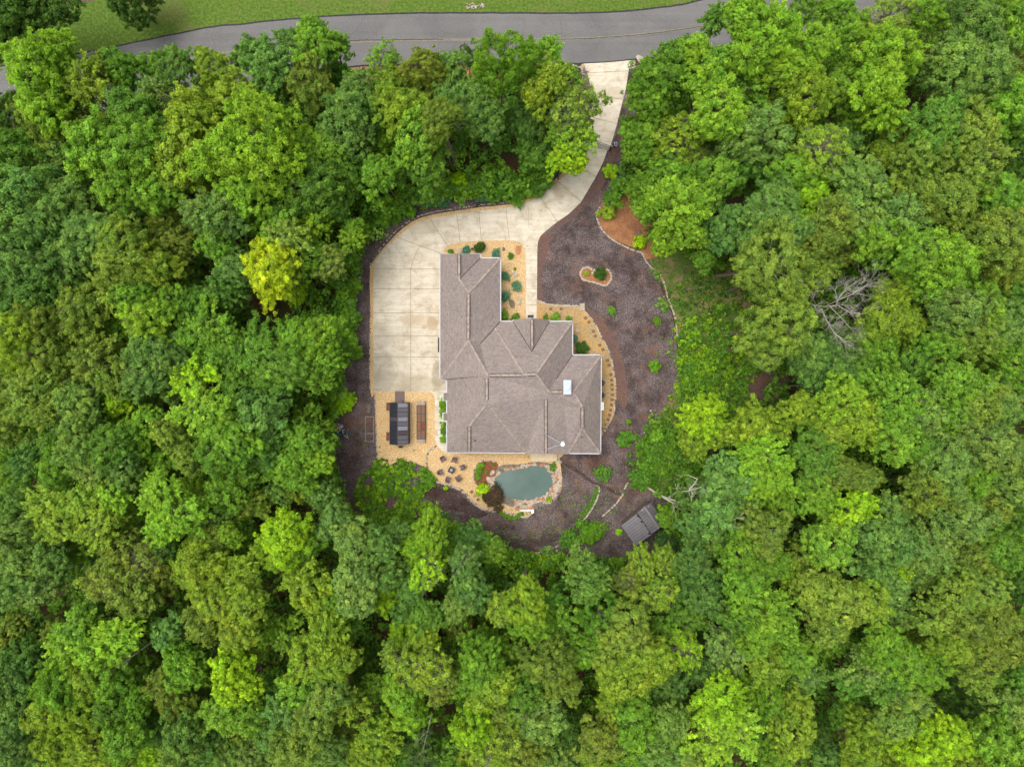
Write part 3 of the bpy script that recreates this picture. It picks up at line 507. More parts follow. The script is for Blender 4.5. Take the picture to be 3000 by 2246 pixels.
# each tree: lobes (photo x, photo y, radius in photo pixels, colour, kind, height of crown centre) joined by /
CLUSTERS = '''40 40 90 D n 9/150 20 62 D n 9|20 100 50 D r 10.5|395 5 62 D p 5|105 215 72 L r 17/160 140 52 L r 16/185 190 42 L r 15/130 300 80 L r 16|62 160 40 L r 15|265 260 72 Y r 15/300 205 42 Y r 13|370 210 52 G r 12|460 195 38 G r 12/455 280 62 W r 13/390 345 82 G r 15|525 205 58 B r 14|505 165 26 B r 8.82|
625 200 55 Y r 14/640 260 50 Y r 10.5|690 290 78 Y n 14|290 430 95 M r 16/400 450 85 M r 16/350 545 62 M r 15|460 560 56 M r 15|130 360 72 O r 12|40 330 60 D r 11.2|40 455 70 G r 12|125 480 46 Y n 9|190 450 45 W r 11|570 350 78 Y r 16/545 465 84 Y r 15|
760 365 84 L r 17/690 450 88 L r 17/790 470 90 L r 16|720 555 72 L r 15/700 610 56 L r 13|800 385 48 L r 10.36|70 585 92 B r 14/160 640 60 B r 14/110 670 60 B r 14/40 680 66 B r 14|220 590 70 B r 13/160 530 52 B r 10.64/330 640 45 B r 10.15/250 650 52 B r 10.64|800 195 78 B r 14/745 165 48 B r 13/860 120 40 B r 12|790 265 62 G r 11|925 125 68 M r 15/915 85 32 M r 15/990 145 38 G r 13|915 240 80 O n 13|985 215 40 G r 9.8|
1045 250 42 B r 14/1030 320 56 B r 14/1020 385 66 B r 12|1090 340 52 G r 11|1125 180 52 M s 13|1155 235 40 Y r 13/1140 300 48 Y r 14/1185 345 62 Y r 14|1230 400 70 M r 14|1245 475 66 G n 12|1240 200 60 O p 14/1240 260 52 O p 12|1325 195 52 B r 13/1325 280 52 B r 13/1390 300 62 B r 13/1420 350 55 B r 12|1285 350 50 O p 16.6|1475 165 80 V p 16/1450 235 60 V p 14|
1370 165 28 D p 8.96|885 430 54 L r 12/965 430 56 M r 12|1000 380 60 D r 9|935 345 60 G r 9|1015 505 52 G r 10/1060 440 48 V r 7|900 560 88 G n 12/985 590 55 G n 9|1115 510 52 M r 11|850 500 60 D r 8|830 610 50 M r 9/890 600 40 G r 9.8|1545 150 32 G r 12/1555 210 45 M r 12/1605 150 46 M r 15|
1625 215 52 Y r 15/1575 280 45 Y r 13|1680 320 82 P s 12|1640 400 44 V r 11/1675 465 48 X r 10/1640 465 42 X r 10|1690 400 60 L s 11|1555 365 62 D r 9|1600 300 50 G r 9|1580 440 48 G r 7|1924 232 74 V n 12/1900 290 70 V n 11|1980 160 50 G r 13/2010 225 60 G r 11|2035 150 50 L r 14/2060 230 66 L r 14/2105 325 72 L r 15/2120 365 48 L r 14|
2100 60 42 G r 13|2190 45 72 L r 17/2260 95 85 L r 17/2300 110 50 L r 15/2200 160 80 L r 16|2105 200 62 M r 14/2170 265 62 M r 13|2290 200 60 L r 15/2350 200 40 L r 14/2395 130 58 L r 15|1845 370 34 G r 6/1884 398 60 V r 9/1872 448 43 V r 8|1940 380 40 Y s 8/1990 410 66 Y s 10/2020 470 66 O s 9|2100 520 62 M r 11/2060 590 50 G r 9/2180 470 55 G r 10|1960 520 58 M r 9/1893 556 48 V r 8/1900 612 38 M r 9|1985 602 74 L r 14/1945 575 40 L r 13|2010 684 46 L r 12/1950 700 40 L r 9.8|
2215 400 80 W p 13/2230 450 50 W p 10.5|2130 440 50 D r 8|2440 30 62 M r 13/2490 90 55 M r 13/2355 30 50 G r 10|2600 55 78 P s 14|2700 40 60 M r 14|2590 160 70 L r 17/2640 170 50 L r 16/2570 245 66 L r 17/2590 320 60 L r 15|2480 190 42 M r 12/2455 260 52 M r 13|2520 340 42 M r 12|2355 290 78 Y n 14/2310 340 55 Y n 10.85|2840 80 72 B r 14|
2900 140 58 W r 14/2880 230 66 W r 16/2810 200 80 W r 16/2750 230 46 W r 14|2780 20 60 O s 11.2|2960 80 60 M r 14/2900 15 50 G r 10.5|2970 200 45 O r 12|2930 310 72 M r 14/2975 370 50 G r 12|2735 370 74 G n 16|2700 440 62 P n 15|2850 380 62 P n 16|2860 460 60 P r 15/2850 540 60 O r 13|2980 460 60 D r 9/2980 540 45 D r 10.15|
2400 440 70 Y s 14|2330 500 58 M r 13/2375 570 46 X r 12|2460 420 44 B r 12|2600 450 50 Y r 12|2650 360 40 O r 10|2520 530 70 W n 14|2580 590 52 W r 10.64/2510 640 60 W r 14|2680 570 66 O r 14/2770 590 72 P r 15|2920 570 62 M r 14|2275 590 60 B r 13/2240 640 70 B r 14/2310 680 56 B r 14|
2130 680 58 T r 11/2170 710 40 T r 9|2060 760 30 V r 9.1|2340 760 52 O r 11/2400 700 50 O r 13/2440 640 62 O r 14|2260 770 88 P p 16/2210 790 56 P p 14/2300 870 60 P p 15|2270 950 86 P p 16|2235 1010 60 P p 14|2400 800 48 Y s 11|2560 700 60 M r 14|2480 730 46 O r 10.22|2620 720 40 V r 8|
2640 640 66 W r 15|2700 740 66 M r 17/2670 810 52 M r 14/2750 830 60 M r 16|2770 760 72 L n 17|2800 680 50 M r 10.5|2900 700 70 P r 16/2940 780 56 O r 14|2870 640 50 O r 10.5|2960 640 56 W r 10.92|2620 850 52 Y n 13/2590 940 66 Y n 14/2650 950 50 Y n 13|2560 1010 56 V r 13/2500 1080 52 G r 12|2980 840 50 G r 13|
2790 900 72 W r 16|2870 900 56 M r 16|2850 980 66 P r 16|2760 1000 52 M r 15|2950 960 58 W r 15|2960 1060 60 M r 15|2900 1060 50 P r 10.5|2680 1060 50 G r 13|2430 1090 62 T r 12|2370 1050 58 B r 11/2440 1010 40 T r 8|
2560 1120 52 M r 13/2640 1170 70 M r 15/2610 1280 70 M r 15|2620 1080 40 O r 9.8|2350 1200 50 Y r 12|2460 1170 62 L r 15/2500 1230 62 Y r 15/2430 1260 55 Y r 14|2380 1130 36 T s 9.52|2700 1210 60 W r 15/2690 1310 60 G r 14|2800 1130 66 M r 16/2800 1220 50 M r 15|2860 1180 62 P r 16|2930 1180 52 W r 15|2880 1290 74 W r 16/2950 1340 60 W r 15/2960 1420 60 W r 14|
2850 1390 56 M r 14|2760 1350 70 W r 15/2780 1450 50 W r 14/2820 1520 66 W r 14|2710 1430 66 O r 14|2250 1250 48 Y r 11/2200 1250 56 Y r 12|2225 1330 60 L r 14/2200 1400 58 L r 14/2270 1400 50 L r 14/2280 1470 48 V r 11|2380 1330 66 G n 14|2450 1380 56 O n 13|2390 1440 58 M n 13|2520 1400 46 O r 13|2500 1490 58 X f 14/2440 1500 40 M f 12|
2600 1500 54 W r 13/2660 1500 46 W r 10.22|2900 1480 56 O r 13|2970 1530 50 G r 10.5/2930 1610 66 G r 13|2600 1590 76 B r 15/2560 1650 56 B r 14/2600 1720 48 W r 13|2430 1590 66 M r 14|2360 1620 46 O r 12|2720 1600 66 W r 14/2700 1670 56 W r 10.92|2830 1640 58 O r 13|2630 1680 36 X r 13|2060 1225 60 X r 13|
2100 1270 46 Y r 12/2035 1290 46 Y r 11|2130 1400 62 B r 13/2170 1480 50 B r 12/2100 1500 62 B r 13/2030 1540 48 B r 12|2050 1450 56 T r 10|2080 1580 45 W r 11/2030 1650 62 T r 13/2060 1730 62 T r 12|1960 1520 38 V r 6|1715 1700 66 B r 14/1700 1640 42 W r 13|1880 1650 50 Y s 10/1950 1640 44 Y s 10/1840 1700 46 O s 10|1925 1740 52 Y s 11|1980 1710 48 G r 9|2010 1800 50 G r 10.5|
2230 1560 66 O n 14|2170 1620 66 V n 14/2250 1650 56 V n 13|2180 1720 60 M r 14/2240 1790 72 M r 15/2260 1820 56 M r 14/2210 1870 50 M r 14|2160 1800 52 G r 13|1540 1760 58 Y p 14|1560 1820 52 V p 13|1480 1900 42 V r 10|1650 1830 52 M r 10/1610 1770 44 G r 8|1760 1800 60 G p 12|1840 1840 66 P p 14/1800 1900 56 P p 13|
1720 1900 52 V n 12|1600 1930 66 O n 14/1640 1990 56 O n 13|1850 1960 66 Y r 15/1790 1980 50 Y r 14/1910 1930 56 Y r 15|1940 1850 40 G r 10|2000 1900 50 X s 12|2130 1900 62 W s 12|2060 1960 46 T r 11|1960 2010 50 T r 11|2110 2060 72 X f 15/2090 2150 72 L f 15/2160 2130 62 L f 15|2170 2030 50 L r 10.5/2250 2040 52 V r 12/2290 2080 45 V r 10.15|
2250 1950 56 Y r 13|1530 2040 62 G r 13/1580 2100 62 W r 13|1850 2070 56 M r 13/1870 2140 62 M r 13|1790 2060 40 Y r 12|1760 2160 62 O n 12/1750 2220 50 Y n 10.5|1660 2150 56 D r 10|1640 2220 50 W r 11|1960 2120 52 W r 14/1940 2200 62 W r 14|2020 2220 50 P r 14|1540 2190 60 O r 12|
1480 2240 50 X r 10.5/1400 2230 50 Y r 10.5|760 1040 72 G n 12/830 1080 70 G n 13|870 1000 56 M n 12/940 990 62 M n 12|960 1060 52 M r 12/920 1110 52 M r 11|700 1120 56 G r 12/640 1060 50 G r 12|740 1150 60 T r 11/760 1220 78 B r 12/720 1300 66 T r 11/790 1330 56 T r 10|820 1290 52 G r 10/900 1300 62 M r 12/860 1380 52 M r 12|930 1350 48 L r 12|940 1250 40 V r 7/890 1240 44 V r 8|820 1440 36 B r 8|
870 1430 38 Y r 8|945 1450 52 B r 10/985 1530 58 B r 12|985 1490 38 M r 9|740 1470 44 M r 9/700 1390 56 M r 10/660 1450 52 M r 12|840 1570 68 X r 14/890 1600 46 M r 12/810 1620 50 L r 13|1040 1580 62 W r 14/1050 1650 56 W r 13/1050 1720 66 W r 14|1110 1600 56 B r 14/1160 1560 42 B r 12/1130 1680 50 B r 12|1265 1545 56 L r 13/1220 1600 46 L r 12/1235 1640 40 M r 9.8|1250 1670 50 X s 12|1300 1620 34 V r 9|
1380 1570 50 T r 8|1440 1610 46 M r 8|1360 1640 50 B s 12|1380 1720 56 B r 12/1340 1770 46 W r 12|1210 1720 48 T r 11/1200 1790 40 T r 9.8/1250 1810 48 G r 12|890 1700 60 Y r 13/940 1760 52 Y r 12|860 1660 40 W r 9.8|1000 1760 50 M r 12/1010 1830 50 G r 11|1140 1750 42 X r 9|1180 1840 40 X r 8|
1240 1870 46 Y r 13/1180 1930 56 P r 13|1340 1830 40 O r 8|1410 1870 38 V r 9|1480 1780 50 Y s 12|960 1870 66 Y r 14/1000 1930 50 Y r 14/920 1930 66 Y r 14|840 1860 44 M r 11|1070 1960 40 D r 7|880 2010 56 M r 14|960 2030 62 W r 14|1020 2060 46 Y r 13|
840 2080 62 B r 14|920 2100 60 P r 15/870 2180 66 P r 15|950 2190 52 B r 14|800 2160 46 B r 10.22/740 2210 46 W r 10.22|1010 2140 42 O r 9.94|1240 1960 66 Y s 15|1290 2000 50 O r 14|1180 2030 56 L r 14/1210 2090 44 L r 13|1100 2010 40 V r 9.8|1110 2140 52 Y r 13/1080 2210 50 Y r 13|
1220 2150 50 D r 9/1240 2220 50 D r 9|1300 2200 40 V r 8|1410 1930 62 M r 14/1370 1990 44 M r 13|1440 2000 62 Y r 14|1390 2130 60 X r 14|1450 2180 66 Y s 14|1480 2100 46 O r 13|480 640 46 O n 12/510 720 56 O n 12|600 620 52 W r 15/650 640 62 B r 15|640 710 50 M r 14|
690 780 56 B r 13/650 850 52 T r 12/690 850 46 T r 10.22|355 700 58 P r 16/370 780 66 P r 16/340 850 50 P r 15/450 780 60 Y r 15|400 860 52 M r 15|430 930 66 L n 15|370 960 46 M n 10.22|500 890 46 M r 14/580 900 52 G r 12|280 690 66 B r 15/240 740 56 B r 15/230 830 50 T r 12|60 760 62 B r 14/30 830 56 B r 10.92/150 770 60 T r 14/110 860 56 T r 13|40 930 50 T r 10.5|250 910 72 O n 14|
240 970 46 Y n 10.22|60 980 66 Y p 14/60 1040 52 Y p 10.64/130 940 56 O p 13/140 1040 62 O p 13|290 1050 66 O r 14/330 1110 50 P r 13|340 1010 38 Y r 9.66|620 960 60 M r 14/660 1010 52 M r 13/560 1000 48 M r 13|440 1020 58 B r 14/500 1050 52 B r 14/430 1100 58 B r 14|500 1120 46 W r 10.22|560 1110 56 X f 14/600 1080 42 L f 13/580 1190 58 L f 14|690 1060 42 L f 9.94|795 792 74 S n 14.5/835 800 34 Y n 13|
830 765 30 S r 12|845 700 58 P r 14|820 660 44 M r 13/760 640 56 V r 11|920 660 46 L r 11|910 760 46 M r 11|965 770 44 O s 11|870 860 28 X r 7|1030 700 40 L r 9/1040 670 30 M r 9|1005 740 36 G r 7|90 1150 66 P r 14/140 1200 48 P r 14|
40 1130 48 O r 10.36|30 1240 56 O r 11|235 1180 56 W r 14/230 1240 48 W r 13/230 1310 58 W r 14/280 1380 50 W r 14|350 1180 34 X r 12/345 1230 26 X r 8.82|430 1240 44 M r 12/400 1280 48 M r 12|300 1180 38 T r 9.66|330 1310 62 G r 14/370 1380 46 W r 13|170 1370 50 M r 13/190 1300 46 G r 10.22|100 1350 56 T r 12|40 1370 44 V r 8|
500 1270 44 P r 13|550 1340 42 P r 13|480 1340 40 V r 10|640 1230 58 M r 14/590 1270 50 M r 10.5/690 1290 62 M r 14/720 1230 50 M r 10.5|640 1330 56 G r 14/700 1380 50 G r 10.5|140 1480 56 Y f 14/170 1540 52 Y f 14|250 1470 56 Y f 14/300 1540 60 Y f 14/330 1450 48 L f 14|230 1580 40 Y f 9.8|380 1510 40 L f 9.8|470 1450 58 L f 15/530 1500 66 L f 15/480 1540 50 L f 14|
570 1430 42 L f 9.94|580 1560 36 L f 9.52|640 1530 44 W r 11|730 1480 44 O r 10|700 1560 44 V r 10/670 1570 34 L r 13|50 1480 50 B r 13/40 1560 60 W r 14/70 1640 56 W r 14|150 1640 50 B r 13/120 1720 50 W r 13/30 1720 62 B r 14|220 1610 40 M r 10|350 1600 50 O r 12|420 1640 56 O s 12|
480 1600 40 T r 11|330 1700 66 O s 13|400 1750 56 O r 13|490 1680 46 O r 10.22|560 1640 50 Y n 10.5/620 1590 48 O n 13|610 1670 66 Y n 15/700 1680 56 Y n 15/640 1750 62 Y n 15/600 1820 50 O n 14|720 1760 60 Y n 15/700 1840 56 Y n 15|760 1840 44 V r 12|500 1850 46 B r 12/560 1860 34 B r 9.38|230 1830 52 M f 14/200 1890 56 L f 14/290 1900 62 L f 14/350 1860 56 L f 14|
260 1780 40 G r 9.8|160 1860 36 O r 10|100 1870 46 D r 8|30 1850 44 O r 9|540 1950 56 M r 13/590 1970 40 M r 9.8|490 2000 50 O r 13/520 2060 48 O r 12|680 1960 56 X r 14/700 2010 50 X r 14/660 2080 56 M r 13/730 2090 50 M r 13|740 1900 44 Y r 10.08|700 2130 36 Y r 9|70 1940 56 T r 12/120 1980 36 T r 9.52|
50 2010 60 B r 13/40 2110 60 B r 13/60 2190 56 B r 13|180 2010 62 M r 14|260 1990 50 Y r 14|340 2000 52 M r 13/400 1970 44 M r 10.08|150 2080 56 Y r 14/240 2090 62 Y r 14/180 2170 56 Y r 14/280 2170 62 Y r 15|330 2080 52 G r 14/370 2160 60 M r 15|400 2060 44 M r 13/430 2120 44 M r 10.08|330 2230 50 Y r 10.5|480 2130 44 T r 11/540 2140 56 B r 13/600 2180 50 B r 10.5/530 2210 50 W r 13|660 2200 46 W r 10.22|
450 2210 40 X r 9.8|2390 1740 66 P r 14/2460 1760 66 P r 15/2430 1830 50 O r 14/2540 1760 62 Y r 14|2320 1680 40 Y r 12|2440 1870 44 V r 9|2330 1920 52 M r 13|2360 1980 46 B r 12|2280 1930 30 M r 9.1|2590 1890 56 M r 15/2650 1940 60 M r 15/2710 1960 52 M r 15|2540 1950 56 W r 14/2500 1990 46 G r 13/2600 2010 56 G r 14|2660 2040 50 W r 14/2620 2110 56 W r 14|
2640 1800 42 W r 12|2800 1740 60 P r 15/2740 1800 56 P r 15/2880 1730 56 P r 15|2820 1820 62 O r 15/2870 1900 60 O r 15/2910 1810 60 O r 15/2950 1890 50 O r 14|2780 1890 56 Y r 15|2860 1970 50 P r 14|2690 1830 40 O r 9.8|2970 1700 50 D r 10|2980 1990 50 G r 11|2680 2120 46 W r 10.22|2540 2120 52 Y r 12/2520 2190 50 Y r 13|
2480 2080 40 G r 9.8|2330 2070 50 Y r 13/2320 2140 62 Y r 14|2280 2200 50 V r 13|2400 2150 40 D r 9|2440 2220 46 T r 10|2700 2180 66 X n 15/2770 2150 56 X n 15|2640 2220 50 Y n 10.5|2820 2220 50 Y r 10.5|2900 2160 62 M r 14/2960 2210 56 M r 14|2950 2080 56 W r 13/2880 2080 44 T r 11|
2800 2070 40 D r 8|225 318 50 Y r 12|1120 400 44 M r 9'''
LM = [('house', 1530, 1050), ('greenhouse', 1167, 1240), ('pond', 1530, 1415), ('metal-roofed shed', 1885, 1535), ('driveway gate', 1752, 425), ('golden yellow tree', 795, 790), ('bare dead tree', 2440, 930),
      ('top left corner', 0, 0), ('top right corner', 3000, 0), ('bottom left corner', 0, 2246), ('bottom right corner', 3000, 2246), ('right edge middle', 3000, 1123), ('left edge middle', 0, 1123), ('bottom edge middle', 1500, 2246),
      ('driveway mouth', 1780, 190), ('island bed', 1745, 808), ('fern patch', 1150, 1450)]
ORD = ['nearest', 'second', 'third', 'fourth', 'fifth', 'sixth', 'seventh', 'eighth', 'ninth', 'tenth', 'eleventh', 'twelfth']
# ------------------------------------------------------------------ house
EAVE = 3.2
def RA(u, v, h=0.0): return P(*A(u, v), EAVE + h)
house = empty('house', P(1530, 1050)); HX = house.location
def loc(p): return Vector(p) - HX
V = dict(e1=RA(710,354), Gp=RA(848,350,1.4), e2=RA(1003,354), G2=RA(848,538,1.4), R1=RA(918,632,2.1), R2=RA(915,975,2.1), e15=RA(710,1258),
         e3=RA(1003,382), e4=RA(1147,382), e5=RA(1147,838), V1=RA(1000,1000,1.48), V2=RA(1105,887,.42), R3=RA(1055,1228,3.4), R4=RA(1315,1222,3.4), R5=RA(1402,1218,3.4),
         R6=RA(1047,1431,3.4), e14=RA(759,1258), e13=RA(759,1781), R7=RA(922,1590,1.95), R8=RA(922,1779,.25), e12=RA(1332,1785),
         e5b=RA(1237,838), X=RA(1372,1055,1.92), e6=RA(1500,838), e7=RA(1665,838), Ep=RA(1370,815,1.92), ea=RA(1237,827), eb=RA(1500,828), e8=RA(1665,1080), V3=RA(1545,1255,1.4), R11=RA(1497,1346,2.4),
         e9=RA(1872,1080), R12=RA(1670,1346,2.4), R13=RA(1735,1455,2.0), R14=RA(1735,1610,2.0), e10=RA(1867,1790), e11=RA(1634,1788), R9=RA(1472,1396,2.35), R10=RA(1472,1792,.95), V4=RA(1606,1452,1.5), V5=RA(1392,1600,1.25), g1=RA(1332,1793), g2=RA(1634,1795))
FACES = [['e1','Gp','G2','R1','R2','e15'], ['Gp','e2','e3','G2'], ['e3','e4','R1','G2'], ['e4','e5','V2','V1','R2','R1'], ['R2','e15','e14','e13','R8','R7','R6','R3'],
         ['R2','R3','R4','V2','V1'], ['V2','e5','e5b','X','e6','e7','R5','R4'], ['e5b','ea','Ep','X'], ['Ep','eb','e6','X'], ['e7','e8','V3','R11','R5'], ['e8','e9','R12','R11','V3'],
         ['e9','e10','R14','R13','R12'], ['e10','e11','R14'], ['R9','R10','e11','V4','R11'], ['R10','g2','e11'], ['V4','e11','R14','R13','R12','R11'], ['R3','R4','R5','R11','R9','V5','e12','R6'], ['R9','R10','e12','V5'], ['R10','g1','e12'], ['R6','R7','R8','e12']]
verts = []; faces = []; uvs = []
for f in FACES:
    pts = [loc(V[k]) for k in f]
    nrm = Vector((0, 0, 0))
    for i in range(len(pts)):
        a, b_ = pts[i], pts[(i+1) % len(pts)]; nrm += Vector(((a.y-b_.y)*(a.z+b_.z), (a.z-b_.z)*(a.x+b_.x), (a.x-b_.x)*(a.y+b_.y)))
    if nrm.z < 0: pts.reverse(); nrm = -nrm
    nrm.normalize(); hd = Vector((nrm.x, nrm.y, 0))
    hd = hd.normalized() if hd.length > 1e-4 else Vector((0, 1, 0)); ea_ = Vector((-hd.y, hd.x, 0))
    for t in tessellate_polygon([[Vector((p.x, p.y, 0)) for p in pts]]):
        tri = [pts[i] for i in t]
        if (tri[1]-tri[0]).cross(tri[2]-tri[0]).z < 0: tri.reverse()
        n0 = len(verts); verts += [tuple(p) for p in tri]; faces.append((n0, n0+1, n0+2)); uvs += [(p.dot(ea_), p.dot(hd)*1.12) for p in tri]
me = bpy.data.meshes.new('roof'); me.from_pydata(verts, [], faces); me.materials.append(M['shingle'])
ul = me.uv_layers.new(name='UVMap')
for i, l in enumerate(me.loops): ul.data[i].uv = uvs[l.vertex_index]
roof = link_mesh('roof', me, house)
OUT = ['e1','e2','e3','e4','e5','e5b','e6','e7','e8','e9','e10','e11','e12','e13','e14','e15']
op = [loc(V[k]) for k in OUT]
def inset(poly, d):
    n = len(poly); out = []
    for i in range(n):
        a, b_, c = poly[i-1], poly[i], poly[(i+1) % n]
        d1 = (b_-a); d2 = (c-b_); d1.z = d2.z = 0
        if d1.length < 1e-6 or d2.length < 1e-6: out.append(b_.copy()); continue
        d1.normalize(); d2.normalize(); n1 = Vector((d1.y, -d1.x, 0)); n2 = Vector((d2.y, -d2.x, 0)); m = n1+n2
        if m.length < 0.2: m = n1
        m.normalize(); k = d/max(0.35, m.dot(n1)); out.append(b_ + m*k)
    return out
mb = MB(); ins = inset(op, 0.42); zt = EAVE - 0.06 
for i in range(len(ins)):
    a, b_ = ins[i], ins[(i+1) % len(ins)]
    mb.poly([(a.x, a.y, 0), (b_.x, b_.y, 0), (b_.x, b_.y, zt), (a.x, a.y, zt)], M['wall'])
mb.build('wall', house)
mb = MB(); mb.poly([(p.x, p.y, EAVE-0.05) for p in op], M['gutter']); mb.build('soffit', house)
def gut(pairs, nm='gutter'):
    mb = MB()
    for a, b_ in pairs:
        a = loc(V[a]) if isinstance(a, str) else loc(a); b_ = loc(V[b_]) if isinstance(b_, str) else loc(b_); a = a.copy(); b_ = b_.copy()
        mb.bar(a + Vector((0, 0, -0.03)), b_ + Vector((0, 0, -0.03)), 0.13, 0.12, M['gutter'])
    mb.build(nm, house)
for pr in ([('e15','e1')], [('e1', RA(783,354))], [(RA(924,354),'e2'),('e2','e3')], [('e3','e4')], [('e4','e5')], [('e5','e5b'),('e5b','ea')], [('eb','e6'),('e6','e7')], [('e7','e8')], [('e8','e9')], [('e9','e10')], [('e10', RA(1640,1789))], [(RA(1320,1785),'e13')], [('e13', RA(759,1553))], [(RA(759,1499), RA(759,1405))], [(RA(759,1353),'e14')], [('e14','e15')]): gut(pr)
mb = MB(); a, b_, c = loc(V['e1']), loc(V['Gp']), loc(V['e2']); mb.poly([a+Vector((0,-.05,0)), c+Vector((0,-.05,0)), b_+Vector((0,-.05,0))], M['wall']); mb.build('gable_wall', house); mb = MB()
a, b_, c = loc(V['ea']), loc(V['Ep']), loc(V['eb']); mb.poly([a+Vector((0,-.05,0)), c+Vector((0,-.05,0)), b_+Vector((0,-.05,0))], M['wall']); mb.build('gable_wall', house); mb = MB()
a, b_, c = loc(V['g1']), loc(V['R10']), loc(V['g2']); mb.poly([a+Vector((0,.05,0)), b_+Vector((0,.05,0)), c+Vector((0,.05,0))], M['wall']); mb.build('gable_wall', house)
for v0 in (1355, 1500):      # the two little bays on the left wall
    mb = MB(); p = loc(RA(751, v0+25)); mb.box((p.x, p.y, EAVE+0.02), (0.50, 0.86, 0.10), M['shingle']); mb.box((p.x-0.05, p.y, EAVE-0.05), (0.64, 1.0, 0.09), M['gutter']); mb.box((p.x+0.05, p.y, EAVE/2-0.06), (0.34, 0.7, EAVE-0.1), M['wall']); mb.build('bay', house)
# raised vents along the level ridges, on a wider strip painted as their shadow
def vent(a, b_, w=0.30):
    a = loc(a); b_ = loc(b_); d = (b_-a).normalized(); s = Vector((-d.y, d.x, 0)); up = Vector((0, 0, 0.06))
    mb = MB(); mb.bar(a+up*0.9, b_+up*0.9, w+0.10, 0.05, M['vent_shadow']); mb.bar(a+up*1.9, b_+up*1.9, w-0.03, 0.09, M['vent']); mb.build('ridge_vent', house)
vent(RA(848,360,1.4), RA(848,505,1.4)); vent(RA(916,645,2.1), RA(914,965,2.1)); vent(RA(1372,830,1.92), RA(1373,1025,1.92)); vent(RA(1068,1227,3.4), RA(1300,1225,3.4)); vent(RA(1342,1220,3.4), RA(1396,1219,3.4))
vent(RA(1047,1250,3.4), RA(1047,1405,3.4)); vent(RA(1510,1346,2.42), RA(1590,1346,2.42)); vent(RA(1735,1462,2.0), RA(1735,1600,2.0)); vent(RA(1472,1400,2.35), RA(1472,1785,1.0)); vent(RA(922,1598,1.9), RA(922,1772,.36))
def cap(a, b_):
    a = loc(V[a]) if isinstance(a, str) else loc(a); b_ = loc(V[b_]) if isinstance(b_, str) else loc(b_); mb = MB(); L = (b_-a).length; n = max(2, int(L/0.30)); up = Vector((0, 0, 0.035))
    for i in range(n):
        p = a.lerp(b_, i/n); q = a.lerp(b_, (i+0.96)/n); mb.bar(p+up*(1.5 if i % 2 else 1.42), q+up*1.0, 0.24, 0.03, M['cap'])
    mb.build('hip_cap', house)
for a, b_ in (('G2','R1'),('e4','R1'),('R2','e15'),('R2','R3'),('V2','R4'),('e7','R5'),('R5','R11'),('e9','R12'),('R12','R13'),('R14','e10'),('R14','e11'),('R6','R7'),('R6','e12'),(RA(848,508,1.4),'G2'),(RA(1300,1223,3.4),RA(1342,1221,3.4))): cap(a, b_)
def valley(a, b_):
    mb = MB(); mb.bar(loc(V[a])+Vector((0,0,.012)), loc(V[b_])+Vector((0,0,.012)), 0.09, 0.02, M['vent_shadow']); mb.build('valley_flashing', house)
valley('e5b', 'X'); valley('e6', 'X'); valley('e3', 'G2'); valley('e5', 'V1'); valley('e8', 'V3')
# chimney with metal cap, flue, vents
p = loc(RA(1621, 1312, 1.9)); hz = EAVE+3.2
mb = MB(); mb.box((p.x, p.y, hz-1.3), (0.78, 1.5, 2.6), M['wall']); ch = mb.build('chimney', house)
mb = MB(); mb.box((p.x, p.y, hz+.04), (0.9, 1.66, 0.08), M['metal_white']); mb.box((p.x, p.y, hz+.1), (0.8, 1.56, 0.05), M['metal_white']); mb.build('chimney_cap', ch)
mb = MB(); mb.lathe((p.x+.04, p.y, hz+.1), [(.12, 0), (.12, .3), (.22, .32), (.2, .42), (.02, .5)], M['bright'], 16); mb.build('flue', ch)
for u, v in ((1084-123, 590+1106), (1852-123, 567+1106)):
    p = loc(RA(u, v, 1.3)); mb = MB(); mb.lathe((p.x, p.y, EAVE+.6), [(.09, 0), (.07, .55), (.07, 1.05), (.05, 1.06)], M['dark_metal'], 10); mb.build('plumbing_vent', house)
# shade of the garage door recess painted as a dark bar, door step mat, back porch
mb = MB(); p = loc(P(*A(702, 1008), 2.3)); mb.box((p.x, p.y, 2.3), (0.22, 1.75, 0.10), M['vent_shadow']); mb.build('garage_recess_shade', house)
mb = MB(); p0 = loc(P(*B(1490, 705))); p1 = loc(P(*B(1672, 705)))
for i in range(8):
    y_ = 0.08*i; mb.box(((p0.x+p1.x)/2, p0.y-0.42+y_*1.35, 0.36), (p1.x-p0.x, 0.10, 0.05), M['step_board'])
mb.box(((p0.x+p1.x)/2, p0.y-0.50, 0.28), (p1.x-p0.x+.06, 0.06, 0.24), M['step_board']); 
for sx in (p0.x, p1.x): mb.box((sx, p0.y-0.08, 0.28), (0.06, 0.9, 0.24), M['step_board'])
mb.build('back_step', house)
tag(house, 'large house with brownish grey shingle hip roof in the middle of the clearing', 'house')
